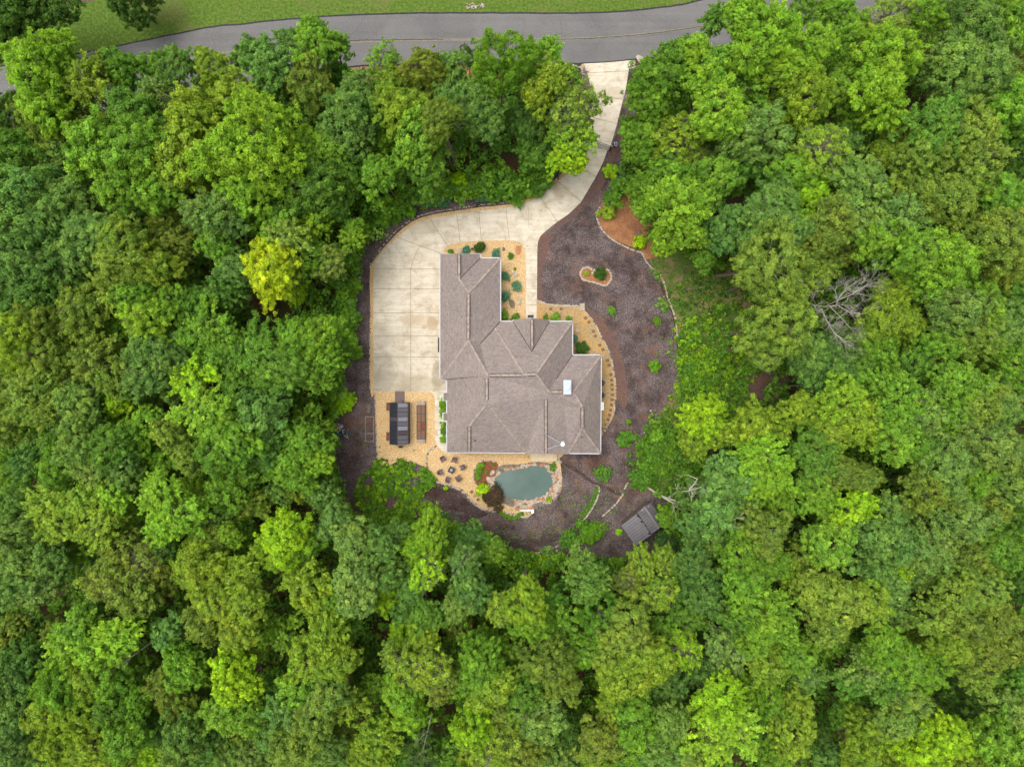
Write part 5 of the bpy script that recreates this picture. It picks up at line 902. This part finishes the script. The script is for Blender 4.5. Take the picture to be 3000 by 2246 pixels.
border([B(1085,890),B(1072,850),B(1085,795),B(1115,750),B(1180,732),B(1240,748)], 3.8, .08, .13, MX, 'stone edging the left side of the pond bed', 'edging of the pond bed')
# the long thin borders: too many pebbles to count, one object each
def pebbles(name, runs, r0, r1, seed=1):
    rg_ = random.Random(seed); v = []; f = []; mi = []; mats = [M['stone_white'], M['stone_tan'], M['stone_grey']]
    protos = [rock_proto(s_+40) for s_ in range(3)]
    for pts, step, keep, jit in runs:
        for x, y in path_pts(pts, step):
            if rg_.random() > keep: continue
            p = P(x+rg_.uniform(-jit, jit), y+rg_.uniform(-jit, jit)); s_ = rg_.uniform(r0, r1); pp, nu, nv = rg_.choice(protos); n0 = len(v); a = rg_.uniform(0, 6)
            for q in pp: v.append((p.x+s_*(q[0]*math.cos(a)-q[1]*math.sin(a))*1.25, p.y+s_*(q[0]*math.sin(a)+q[1]*math.cos(a)), .03+s_*.3+q[2]*s_*.7))
            m_ = rg_.choice((0, 0, 0, 1, 2))
            for j in range(nv):
                for i in range(nu): f.append((n0+j*nu+i, n0+(j+1)*nu+i, n0+(j+1)*nu+(i+1) % nu, n0+j*nu+(i+1) % nu)); mi.append(m_)
    me = bpy.data.meshes.new(name); me.from_pydata(v, [], f); [me.materials.append(m_) for m_ in mats]; me.polygons.foreach_set('material_index', mi); me.update(); o = link_mesh(name, me); o['kind'] = 'stuff'; return o
RB = [A(1864,10),A(1840,70),A(1848,120),A(1875,175),A(1920,225),A(1970,262),A(2060,310),A(2140,340),D3(500,530),D3(530,590),D3(580,650),D3(640,690),D3(668,750),D3(690,810),D3(705,880),D3(735,960),D3(755,1010),D3(775,1100),D3(782,1180),D3(802,1250)]
pebbles('pebble_edging', [(RB, 2.3, .93, .4), ([(1905,1270),(1893,1295),(1880,1328)], 2.5, .8, .8), ([(1838,1415),(1830,1432)], 2.2, .95, .7), ([(1825,1448),(1800,1480),(1764,1512)], 2.2, .98, .8), ([(1743,1420),(1756,1430),(1748,1462),(1728,1500),(1706,1524),(1694,1520)], 2.3, .95, .5),
          ([(1455,1598),(1478,1606)], 2.4, .9, .7), ([(1524,1614),(1560,1619),(1590,1617)], 2.2, .95, .7), ([(1595,1612),(1620,1604),(1640,1597)], 2.4, .9, .7), ([(1860,1400),(1900,1220),(1912,1195)], 3, .12, 2)], .07, .12, 2)
pebbles('pebble_edging', [([(1085,900),(1084,1000),(1083,1060),(1084,1146)], 3.0, .6, 1.0), ([(1098,1150),(1100,1190),(1102,1260),(1105,1330),(1108,1356)], 2.4, .97, .6), ([(1087,790),(1090,765),(1148,690),(1203,646),(1255,625),(1338,611),(1403,602),(1480,594),(1519,586)], 2.6, .55, 1.6), ([C3(410,720),C3(440,690),C3(480,655),C3(520,635),C3(580,632)], 2.6, .9, .8), ([C3(870,1330),C3(880,1390),C3(895,1420)], 3, .8, 1)], .05, .09, 3)
pebbles('gravel', [([(1368+i*6, 14+(i*7) % 11) for i in range(10)], 1.6, .9, 6), ([C3(480,545),C3(560,560),C3(600,600)], 1.2, .9, 7), ([C3(975,500),C3(990,540),C3(960,560)], 1.2, .9, 5), ([(1055,205),(1080,215),(1070,225)], 1.2, .8, 6)], .05, .13, 5)
# ------------------------------------------------------------------ bare and leaning trees
def dead_tree(name, base, stems, mat, label, levels=4, seed=1, r0=.2, cat='dead tree', group=None):
    rg_ = random.Random(seed); t = empty(name, base); tr = MB(); brm = MB()
    def grow(p, d, L, r, lev):
        n = 3; pts = [p]; 
        for i in range(n): d = (d + Vector((rg_.gauss(0, .14), rg_.gauss(0, .14), rg_.gauss(0.02, .1)))).normalized(); pts.append(pts[-1] + d*L/n)
        brm.tube(pts, [r, r*.85, r*.7, r*.5], mat, 5 if lev > 1 else 3, False)
        if lev == 0: return
        for k in range(rg_.choice((3, 4, 4)) if lev > 1 else 5):
            q = pts[rg_.choice((1, 2, 3, 3))]; a = Vector((rg_.gauss(0, 1), rg_.gauss(0, 1), rg_.gauss(.1, .6))).normalized()
            grow(q, (d + a*.75).normalized(), L*rg_.uniform(.5, .78), r*.52, lev-1)
    for st in stems:
        pts = [Vector(q) - Vector(base) for q in st[0]]; rad = [st[1]*(1-.6*i/(len(pts)-1)) for i in range(len(pts))]; (tr if len(st) > 4 else brm).tube(pts, rad, mat, 7, False)
        for i in range(1, len(pts)):
            for k in range(st[3]):
                d = (pts[i]-pts[i-1]).normalized(); a = Vector((rg_.gauss(0, 1), rg_.gauss(0, 1), rg_.gauss(.2, .5))).normalized(); grow(pts[i], (d+a*.8).normalized(), st[2], rad[i]*.5, levels-2)
    if tr.v: tr.build('trunk', t)
    brm.build('branches', t); tag(t, label, cat, group); return t
def Q(x, y, z): return P(2200+x/2.76, 550+y/2.76, z)
b0 = P(2395, 935, 0)
dead_tree('dead_tree', tuple(b0), [([b0, Q(560,990,5), Q(600,960,9)], .16, 2.0, 0, 1), ([Q(600,960,9), Q(700,910,12), Q(820,860,14), Q(930,790,15)], 0.061, 1.24, 4), ([Q(600,960,9), Q(700,950,11), Q(800,1010,13), Q(930,1020,14)], 0.055, 1.18, 4),
     ([Q(570,980,8), Q(620,1090,11), Q(680,1180,13), Q(760,1240,14)], 0.061, 1.18, 4), ([Q(600,960,9), Q(520,950,11), Q(440,930,13), Q(380,870,14)], 0.046, 0.93, 4), ([Q(580,980,8), Q(500,1040,10), Q(480,1120,12)], 0.038, 0.87, 4), ([Q(640,960,10), Q(720,1040,12), Q(800,1130,14)], 0.046, 1.05, 4), ([Q(700,910,12), Q(760,820,13), Q(900,730,15)], 0.032, 0.87, 3), ([Q(540,960,9), Q(500,900,11), Q(530,820,13)], 0.032, 0.74, 3)], M['bark_dead'], 'bare bleached dead tree with spreading branches in a gap right of the clearing', 5, 3)
b1 = P(*E3(1100, 630), 0)
def EE(x, y, z): return P(*E3(x, y), z)
dead_tree('leaning_tree', tuple(b1), [([b1, EE(1180,680,2.2), EE(1260,715,4.2)], .15, 1, 0, 1), ([EE(1260,715,4.2), EE(1350,745,8), EE(1440,770,11), EE(1560,840,13), EE(1700,910,14)], .12, 1.6, 2), ([EE(1220,705,3.4), EE(1290,745,5), EE(1345,780,6.5)], .11, .9, 1),
     ([EE(1260,715,4.2), EE(1330,665,8), EE(1430,655,12), EE(1530,625,16)], .1, 1.1, 2), ([EE(1430,655,12), EE(1500,560,15), EE(1420,525,16)], .06, .8, 1)], M['bark_white'], 'pale leaning trunk forking toward the right, above the shed', 3, 5, cat='leaning tree')
for i, (q0, q1, z1, r_, mt, lab) in enumerate(((D3(1103,713), D3(1330,685), 8, .27, 'bark', 'thick bare trunk leaning right at the edge of the clearing'), (D3(1628,1392), D3(1850,1340), 7, .2, 'bark', 'shorter bare trunk below the clearing pines'), (F3(2310,1210), (1534,1735), 9, .24, 'bark', 'straight bare trunk below the lower stone border'), (E3(120,1215), E3(95,1440), 9, .24, 'bark', 'tall straight trunk rising below the lower stone border'),
        ((700+1768/2.76, 1362/2.76), (700+1660/2.76, 1060/2.76), 12, .23, 'bark', 'slender bare pine trunk above the lime shrubs'), ((700+1780/2.76, 1135/2.76), (700+1785/2.76, 1000/2.76), 7, .15, 'bark_pale', 'pale short trunk left of the slender pine trunk'), ((700+2125/2.76, 940/2.76), (700+2085/2.76, 770/2.76), 9, .24, 'bark', 'dark trunk under the tall pine by the road'), ((600+870/2.76, 550+490/2.76), (600+720/2.76, 550+445/2.76), 10, .22, 'bark', 'bare trunk pointing at the golden tree'),
        ((600+850/2.76, 550+850/2.76), (600+670/2.76, 550+765/2.76), 11, .22, 'bark_pale', 'pale trunk under the golden tree'), (E3(720,1340-0), E3(660,1290), 6, .2, 'bark', 'short trunk under the soft green pine below the yard'), (E3(800,1315), E3(770,1262), 4, .12, 'bark_pale', 'thin pale snag between the trees below the yard'))):
    if i == 2: continue
    a = P(*q0); b_ = P(*q1, z1); t = empty('bare_trunk', (a.x, a.y, 0)); mb = MB(); e = b_-a; mb.tube([(0, 0, -.02), tuple(e*.35+Vector((.04, .03, 0))), tuple(e*.7), tuple(e)], [r_, r_*.9, r_*.8, r_*.65], M[mt], 8); mb.build('trunk', t)
    mb = MB()
    for k in range(4): u_ = random.uniform(.45, .9); q = e*u_; mb.tube([tuple(q), tuple(q+Vector((random.gauss(0, .6), random.gauss(0, .6), .3)))], [.035, .012], M[mt], 4, False)
    mb.build('branch_stub', t); tag(t, lab, 'tree trunk')
# fallen log in the clearing
a, b_ = P(*D3(850, 825), .12), P(*D3(920, 808), .12); mb = MB(); mb.tube([a, a.lerp(b_, .5), b_], [.1, .12, .09], M['bark'], 8); tag(mb.build('fallen_log'), 'short fallen log lying in the weeds of the right clearing', 'log')
# bare twigs standing out of crowns
BR = [((1920,440),10,1.2,'forked white snag right of the golden conifer',2),((1540,1530),0,0,'',0),((1285,1590),14,2.2,'pale dead limb hanging from the light tree left of the pond yard',3),((1265,2090),16,2.0,'forked white dead limb near the bottom, left of centre',4),((445,1880),14,2.0,'fan of dead branches beside a dark gap, lower left',5),((1440,2160),17,1.8,'spray of bare twigs in the golden tree at the bottom',7)]
for (px, py), z, L, lab, sd in BR:
    if not lab: continue
    c = P(px, py, z-2.5); dr = Vector((c.x, c.y, 0)).normalized(); g0 = Vector((c.x, c.y, 0)) - dr*.4
    dead_tree('dead_snag', tuple(g0), [([g0, c - Vector((0, 0, 3)), c], .035, L*.6, 0, 1), ([c, c+dr*L*.6+Vector((0, 0, 1.2)), c+dr*L*1.4+Vector((0, 0, 2.2))], .05, L*.55, 4)], M['bark_pale'], lab, 4, sd, cat='dead tree')
KIND1 = dict(r='round', n='fine', p='pine', f='feather', s='sparse')
tree_info = []
OPEN_ = [p for p in catmull(mulch, 3)] + list(catmull(road_bot, 3, False)); OPEN_ = np.array(OPEN_)
for row in CLUSTERS.replace('\n', '').split('|'):
    lobes = []
    for e in row.split('/'):
        w = e.split(); lobes.append((float(w[0]), float(w[1]), float(w[2]), w[3], KIND1[w[4]], float(w[5])))
    lobes.sort(key=lambda e: -e[2])
    px, py, rp, key, kind, zc = lobes[0]
    mx = sum(e[0]*e[2]**2 for e in lobes)/sum(e[2]**2 for e in lobes); my = sum(e[1]*e[2]**2 for e in lobes)/sum(e[2]**2 for e in lobes)
    zm = sum(e[5] for e in lobes)/len(lobes)
    base = P(mx, my, zm); base.z = 0
    small = kind == 'round' and len(lobes) == 1 and rp <= 46 and zc <= 10.5
    name = 'understory_tree' if small else KNAME[kind]
    t = empty(name, base)
    tcol = vcol(key, 0.08, 0 if key == 'S' else 0.15 if kind == 'pine' else 0.34)
    bR = 0
    for e in lobes:
        near = np.min(np.hypot(OPEN_[:, 0]-e[0], OPEN_[:, 1]-e[1])) < e[2]+22
        R = e[2]*(1.0 if near else 1.19)*S*(CAMH-e[5])/CAMH; c = P(e[0], e[1], e[5]) - base
        geo = kind if kind != 'round' else random.choices(('round', 'fine', 'feather'), (6, 3, 2))[0]
        me, br = random.choice(PROTO[geo]); asp = random.uniform(0.86, 1.17); kz = dict(round=1.15, fine=1.1, pine=1.25, feather=0.85, sparse=1.0)[kind]*random.uniform(0.9, 1.2)
        rz = random.uniform(0, 6.28)
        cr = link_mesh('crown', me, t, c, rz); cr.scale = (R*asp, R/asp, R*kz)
        kc = vcol(e[3], 0.08, 0 if e[3] == 'S' else 0.15 if kind == 'pine' else 0.34); cr.color = tuple((a+b_)/2 for a, b_ in zip(kc, tcol)) if e[3] == key else kc
        b = link_mesh('branches', br, t, c, rz); b.scale = (R*asp, R/asp, R*kz); bR = max(bR, R)
        if len(lobes) > 1:      # a limb from the top of the stem to the foot of each crown lobe
            lm = MB(); z0 = zm*0.42; foot = c + Vector((0, 0, -0.6*R*kz)); mid = Vector((c.x*0.6, c.y*0.6, (z0+foot.z)/2))
            lm.tube([(0, 0, z0), mid, foot], [0.045*R, 0.04*R, 0.03*R], M['bark'], 6, False); lm.build('limb', t)
    tk = link_mesh('trunk', TRUNKP if kind == 'sparse' else TRUNK, t, (0, 0, 0), random.uniform(0, 6)); kt = max(bR*0.75, 1.3)
    tk.scale = (kt, kt, max(0.5, zm*0.44 if len(lobes) > 1 else zc - 0.55*R*kz))
    size = 'small' if small or rp < 40 and len(lobes) == 1 else 'broad' if len(lobes) >= 3 else 'large' if rp >= 62 or len(lobes) == 2 else 'medium'
    tree_info.append((t, mx, my, size, CNAME[key], 'young tree' if small else KWORD[kind], KCAT[kind]))
buck = {}
def direction(px, py, lx, ly):
    dx, dy = px-lx, py-ly; a = math.degrees(math.atan2(-dy, dx)) % 360
    return ['right of', 'above right of', 'above', 'above left of', 'left of', 'below left of', 'below', 'below right of'][int(((a+22.5) % 360)//45)]
for inf in tree_info:
    t, px, py, size, cn, kw, cat = inf
    d, nm, lx, ly = min((math.hypot(px-lx, py-ly) / (1.5 if nm == 'house' else 1.0), nm, lx, ly) for nm, lx, ly in LM)
    buck.setdefault((size, cn, kw, nm, direction(px, py, lx, ly)), []).append((math.hypot(px-lx, py-ly), t, cat))
for (size, cn, kw, nm, dr), L in buck.items():
    L.sort(key=lambda q: q[0])
    for i, (d, t, cat) in enumerate(L):
        if len(L) == 1: lab = f'{size} {cn} {kw} {dr} the {nm}'
        else: lab = f'{ORD[i]}' + (' nearest' if i else '') + f' {size} {cn} {kw} {dr} the {nm}'
        tag(t, lab, cat, 'trees of the surrounding forest')
# ---- far margin of forest outside the frame, one mass (seen only from the side)
# ---- undergrowth: low leaf clumps under the forest, in the clearing and along the edges
def inside(poly, x, y):
    r = np.zeros(len(x), bool); n = len(poly)
    for i in range(n):
        x0, y0 = poly[i]; x1, y1 = poly[(i+1) % n]
        if y0 == y1: continue
        c_ = ((y0 > y) != (y1 > y)) & (x < (x1-x0)*(y-y0)/(y1-y0)+x0); r ^= c_
    return r
YARD = catmull(mulch, 4); ROADP = rt + rb
def ground_foliage(name, label, px, py, h, rad, keys, nleaf, ls, seed, zero=0.02, tmean=0.45, flat=0.8):
    """px,py arrays of clump centres (photo px), h height m, rad radius m"""
    rg = np.random.default_rng(seed); n = len(px)
    k = S*(CAMH-h)/CAMH; cx = (px-1500)*k; cy = (1123-py)*k
    pal = np.array([lin(*COLS[q])[:3] for q in keys]); pc = pal[rg.integers(0, len(keys), n)]*rg.uniform(0.75, 1.15, (n, 1))
    idx = np.repeat(np.arange(n), nleaf); m = len(idx)
    d = rand_dirs(rg, m, -0.2); rr = rg.uniform(0.5, 1.05, m)*rad[idx]
    cen = np.stack([cx[idx]+d[:, 0]*rr, cy[idx]+d[:, 1]*rr, np.maximum(zero, h[idx]*0.55 + d[:, 2]*rr*flat)], 1)
    nn = unit(d*0.5 + np.array([0, 0, 0.7]) + rg.normal(scale=0.45, size=(m, 3)))
    me = leaf_mesh(name, cen, nn, ls*rg.uniform(0.6, 1.4, m), np.clip(rg.normal(tmean, 0.16, m), 0, 1), M['leafc'], 1.7, None, pc[idx], rg)
    o = link_mesh(name, me); o['kind'] = 'stuff'; 
    return o
rg = np.random.default_rng(5)
x = rg.uniform(-120, 3120, 25000); y = rg.uniform(-120, 2370, 25000)
bare = [(770,920,85),(770,990,40),(2130,600,60),(2245,1120,48),(1120,1850,50),(1360,1850,40),(560,790,30),(1570,1660,30),(2190,1170,50),(1990,1600,30),(2085,1290,30),(700,1330,0),(860,1520,45),(2330,830,45)]
ok = ~inside(YARD, x, y) & ~inside(ROADP, x, y) & ~inside(lawn, x, y)
for bx, by, br_ in bare: ok &= ((x-bx)**2 + (y-by)**2 > br_**2) | (rg.random(len(x)) < 0.28)
MEAD = catmull([(1860,740),(1930,690),(2060,760),(2180,790),(2220,900),(2200,1050),(2160,1150),(2100,1260),(2060,1340),(2020,1430),(1890,1450),(1850,1400),(1880,1300),(1930,1200),(1985,1110),(1990,1000),(1965,900),(1930,820)], 4)
ok &= ~inside(MEAD, x, y) | (rg.random(len(x)) < 0.05)
ok &= ~((y < 100) & (x < 2040) & (x > 300)) & ~((x > 1700) & (x < 1905) & (y > 580) & (y < 790))
x = x[ok]; y = y[ok]
ground_foliage('undergrowth', None, x, y, rg.uniform(0.3, 9.0, len(x)), rg.uniform(0.3, 0.9, len(x)), 'GGVGVMV', 22, 0.26, 6)
# bright bushy fringe where the yard meets the wood
fx = []
for (x0, y0), (x1, y1) in zip(YARD, YARD[1:]+YARD[:1]):
    mx, my = (x0+x1)/2, (y0+y1)/2; L_ = math.hypot(x1-x0, y1-y0); 
    if mx > 1600 and my < 1500 or my < 400: continue
    dx, dy = mx-1500, my-1050; l_ = math.hypot(dx, dy); n_ = int(L_*0.55)
    for q in range(n_):
        u_ = rg.random(); o_ = abs(rg.normal(12, 22)); fx.append((x0+(x1-x0)*u_+dx/l_*o_+rg.normal(0, 4), y0+(y1-y0)*u_+dy/l_*o_+rg.normal(0, 4)))
fx = np.array(fx); fx = fx[~inside([(980,1240),(1070,1180),(1070,1330),(1010,1380)], fx[:, 0], fx[:, 1])]
ground_foliage('hedge_fringe', None, fx[:, 0], fx[:, 1], rg.uniform(0.2, 2.4, len(fx)), rg.uniform(0.2, 0.6, len(fx)), 'VXXMLML', 24, 0.17, 61, 0.03, 0.55)
# clearing on the right: weeds and grass tussocks
x = rg.uniform(1840, 2240, 5200); y = rg.uniform(680, 1450, 5200); ok = inside(MEAD, x, y) & ~inside(YARD, x, y)
fm = np.sin(x*0.021+1)+np.sin(y*0.017+x*0.009)+rg.normal(0, .7, len(x)); ok &= fm > 0.6
x = x[ok]; y = y[ok]
ground_foliage('weeds', None, x, y, rg.uniform(0.05, 0.35, len(x)), rg.uniform(0.1, 0.36, len(x)), 'GDGVPO', 14, 0.13, 7, 0.03, 0.36)
# bright leafy thicket right of the bed
x = rg.normal(2068, 58, 900); y = rg.normal(1085, 80, 900); ok = ~inside(YARD, x, y) & (y > 930 + (2000-x)*.3)
x = x[ok]; y = y[ok]; ground_foliage('thicket', None, x, y, rg.uniform(0.2, 1.6, len(x)), rg.uniform(0.12, 0.42, len(x)), 'XMVVLG', 26, 0.15, 8, 0.03, 0.47)
x = np.concatenate([rg.normal(1905, 22, 140), rg.normal(1950, 45, 160), rg.normal(2010, 50, 140)]); y = np.concatenate([rg.normal(1345, 40, 140), rg.normal(1310, 45, 160), rg.normal(1390, 40, 140)])
ground_foliage('thicket', None, x, y, rg.uniform(0.2, 1.2, len(x)), rg.uniform(0.2, 0.5, len(x)), 'VGMVG', 26, 0.20, 18, 0.03, 0.48)
# fern and vine patch below the greenhouse
FERN = catmull([F3(1080,430),F3(1180,400),F3(1330,410),F3(1440,450),F3(1540,510),F3(1600,600),F3(1510,650),F3(1480,740),F3(1590,760),F3(1570,830),F3(1420,880),F3(1250,930),F3(1080,920),F3(1000,830),F3(930,720),F3(970,560),F3(1050,500)], 4)
x = rg.uniform(1030, 1290, 2600); y = rg.uniform(1340, 1545, 2600); ok = inside(FERN, x, y)
ok &= (np.sin(x*0.09+2)+np.sin(y*0.11)+np.sin((x+y)*0.05)+rg.normal(0, .8, len(x))) > -0.9
for bx, by, br_ in ((1145, 1397, 12), (1195, 1422, 20), (1225, 1405, 12)): ok &= ((x-bx)**2+(y-by)**2 > br_**2) | (rg.random(len(x)) < 0.3)
x = x[ok]; y = y[ok]; ground_foliage('fern_patch', None, x, y, rg.uniform(0.2, 1.6, len(x))*rg.uniform(.4, 1, len(x)), rg.uniform(0.10, 0.32, len(x)), 'VXGVMVL', 26, 0.14, 9, 0.03, 0.48, 0.5)
# loose weeds sprouting from the mulch
pts = []
for cx, cy, sx, sy, n in ((1700,1480,60,40,70),(1640,1560,60,20,70),(1720,1500,20,40,40),(1500,1575,50,15,50),(1290,1540,50,20,30),(1830,1530,25,30,20),(1800,1460,30,20,30),(1940,1000,20,70,30),(1090,720,20,25,8),(1040,1000,8,60,14),(1075,1300,15,40,10),(1870,1380,30,30,60),(1540,1500,25,12,30),(1250,1370,200,90,26),(1450,1470,18,8,12)):
    pts.append(np.stack([rg.normal(cx, sx, n), rg.normal(cy, sy, n)], 1))
pts = np.concatenate(pts); x, y = pts[:, 0], pts[:, 1]; hs = ~inside([(1280,600),(1780,1030),(1780,1335),(1300,1335)], x, y) & ~inside(catmull([B(1200,880),B(1290,800),B(1500,765),B(1600,770),B(1660,870),B(1620,970),B(1450,1030),B(1290,1000)], 3), x, y)
x = x[hs]; y = y[hs]; ground_foliage('weeds', None, x, y, rg.uniform(0.03, 0.15, len(x)), rg.uniform(0.04, 0.17, len(x)), 'VMG', 8, 0.08, 10, 0.03)
# narrow grassy strip beside the stone line
gp = catmull([(1748,1422),(1758,1432),(1748,1468),(1725,1500),(1700,1520),(1704,1500),(1728,1470)], 4)
x = rg.uniform(1690, 1765, 3600); y = rg.uniform(1415, 1525, 3600); ok = inside(gp, x, y); x = x[ok]; y = y[ok]
ground_foliage('grass', None, x, y, rg.uniform(0.03, 0.1, len(x)), rg.uniform(0.05, 0.12, len(x)), 'GVW', 8, 0.06, 12, 0.03)
x = rg.uniform(0, 1, 500); a = rg.uniform(0, 1, 500); px_ = 1464+x*68; py_ = 1492+18*np.sin(x*3)+a*12
ground_foliage('grass', None, px_, py_, rg.uniform(0.03, 0.15, 500), rg.uniform(0.06, 0.16, 500), 'VMY', 9, 0.1, 13, 0.03)
# ---- countable shrubs
SHR = '''
1788 500 22 X golden rounded conifer at the bend of the driveway|1818 543 26 J spreading blue-green juniper below the golden conifer|1842 540 18 J small blue-green juniper at the wood's edge|1790 590 25 G leafy green shrub at the top of the orange soil bed|1780 625 22 Y yellow-green azalea in the orange soil bed|1876 708 20 X yellow-green shrub at the lower corner of the orange soil bed
1010 1175 32 X bright lime bush at the left edge of the mulch|1025 840 34 M bright bush on the left edge of the mulch, opposite the driveway slabs|1010 890 36 M rounded bush on the left edge of the mulch, lower of two|1022 935 32 M green bush halfway down the left mulch edge|1000 790 34 V green bush near the upper left mulch edge|1035 780 24 V low bush hugging the upper left mulch edge|1045 1030 22 V olive bush at the narrow part of the left mulch edge|1025 1000 26 M bush beside the narrow part of the left mulch edge
1180 575 24 M bright bush above the driveway's outer curve|1150 615 26 M light bush left of the driveway's outer curve|1120 650 22 M lime bush nearest the driveway's outer curve|1105 625 24 V green bush behind the lime one at the driveway curve|1135 600 26 X yellow-tinged bush above the driveway curve|1200 620 18 V small round bush touching the mulch above the driveway|1160 640 18 V small dark bush between two bright ones at the curve
1235 580 22 F blue-green sumac at the left end of its row|1258 592 20 F blue-green sumac second from left|1280 575 24 F blue-green sumac in the middle of its row|1300 590 18 F blue-green sumac right of the middle|1242 603 12 O rust-tinged sprig between sumacs|1345 525 24 X yellow shrub at the forest edge above the driveway|1365 560 26 X lime shrub reaching the mulch above the driveway|1340 560 22 V green shrub beside the lime one above the driveway|1400 575 18 F bluish shrub beside the lime shrub|1425 570 20 F bluish shrub left of the round green bush|1310 555 22 M green shrub in the forest edge above the sumacs
1475 545 46 G large round green bush above the driveway|1520 560 34 V green bush right of the large round one|1570 545 36 G dark bush where the driveway narrows|1590 510 34 V bush under the trees beside the narrowing driveway|1450 575 20 G small bush under the large round one|1555 500 26 T silvery bush among greens by the driveway
1880 1405 32 G dark round shrub above the white leaning tree|1828 1286 24 G fluffy young shrub right of the house corner|1766 1386 24 G feathery young shrub between pond and path|1922 1275 20 M light young shrub at the mulch edge right of the house|1917 1074 18 V young shrub in the mulch near the right border, lowest of three|1925 940 13 V sparse seedling halfway up the right mulch|1792 909 13 M tiny seedling between island bed and house
1670 1580 30 G loose round shrub at the foot of the mulch|1730 1560 34 V feathery yellow-green shrub at the foot of the mulch|1718 1572 20 M lighter bush in front of the feathery one|1757 1548 22 V feathery shrub left of the shed|1700 1535 14 V small feathery sprig on the lower border|1500 1625 15 M small bright bush on the lower stone border|1950 1592 38 T dark blue-green bush below the shed|1812 1558 10 X orange-tinged sprig at the shed's left corner|1960 1510 28 X lime bush right of the shed|1975 1470 24 M bush behind the leaning white tree
1405 725 17 D dark spiky shrub in the bed above the garage, largest|1366 733 12 J blue-green juniper beside the dark spiky shrub|1319 739 9 G small bush at the garage's upper left corner|1452 744 14 J teal juniper above the garage's right corner|1496 750 9 G small round bush right of the teal juniper|1479 808 14 J teal juniper beside the garage wall, uppermost|1513 838 15 J teal juniper in the middle of the wood chip bed|1479 868 16 J teal juniper beside the garage wall, lower|1477 925 14 M bright bush in the inner corner left of the entrance|1511 928 11 G round bush just left of the entrance|1598 930 9 G small dark bush just right of the entrance|1627 930 14 M bright yellow-green bush right of the entrance|1665 934 8 G small green bush at the right end of the entrance wall|1684 992 10 J small teal juniper by the right wall|1706 1021 20 D dark green bush in the corner of the right wing|1509 788 4 G tiny sprig in the chip bed
1761 801 19 D dense green mound in the island bed|1719 801 8 Y yellowish grassy tuft in the island bed
1299 1170 8 X pale lime bush at the top of the left wall hedge|1297 1185 11 V hedge bush below the lime one|1297 1203 11 M hedge bush between the two wall bays|1299 1222 9 X light hedge bush beside the lower bay|1300 1245 9 V hedge bush just below the lower bay|1299 1264 11 G hedge bush second from the bottom|1300 1286 11 M bottom bush of the left wall hedge
1414 1431 18 X chartreuse hosta left of the pond|1415 1457 7 X little chartreuse hosta below the larger one|1446 1459 30 K round brownish-purple maple at the pond's lower left|1619 1368 11 G small green plant at the pond's upper right|1608 1462 9 Y small olive plant in the pond's lower right rocks|1305 1429 7 X small lime plant on the curved stone border|1426 1383 5 G dark sprig in the pond bed|1446 1361 4 G tiny sprig in the pond bed's upper corner
1408 1366 9 V mossy green clump at the top of the pond bed|1403 1380 11 V mossy green clump second from top in the pond bed|1400 1396 9 V mossy green clump at the bottom of the pond bed|1415 1360 7 V mossy green clump nearest the pond rocks
'''
for row in SHR.replace('\n', '|').split('|'):
    if not row.strip(): continue
    w = row.split(None, 4); px, py, rp, key, lab = float(w[0]), float(w[1]), float(w[2]), w[3], w[4]
    R = rp*1.06*S; zc = R*0.62; c = P(px, py, zc)
    t = empty('shrub', (c.x, c.y, 0)); me, br = random.choice(PROTO['sparse' if key == 'J' or 'juniper' in lab or 'spiky' in lab or 'seedling' in lab or 'sumac' in lab or 'feathery' in lab else 'shrub']); rz = random.uniform(0, 6)
    if rp >= 30: me, br = random.choice(PROTO['fine'])
    cr = link_mesh('foliage', me, t, (0, 0, zc), rz); cr.scale = (R, R, R*0.8); cr.color = vcol(key, 0.04)
    b = link_mesh('stems', br, t, (0, 0, zc), rz); b.scale = (R, R, R*0.8)
    tag(t, lab[:110], 'shrub')
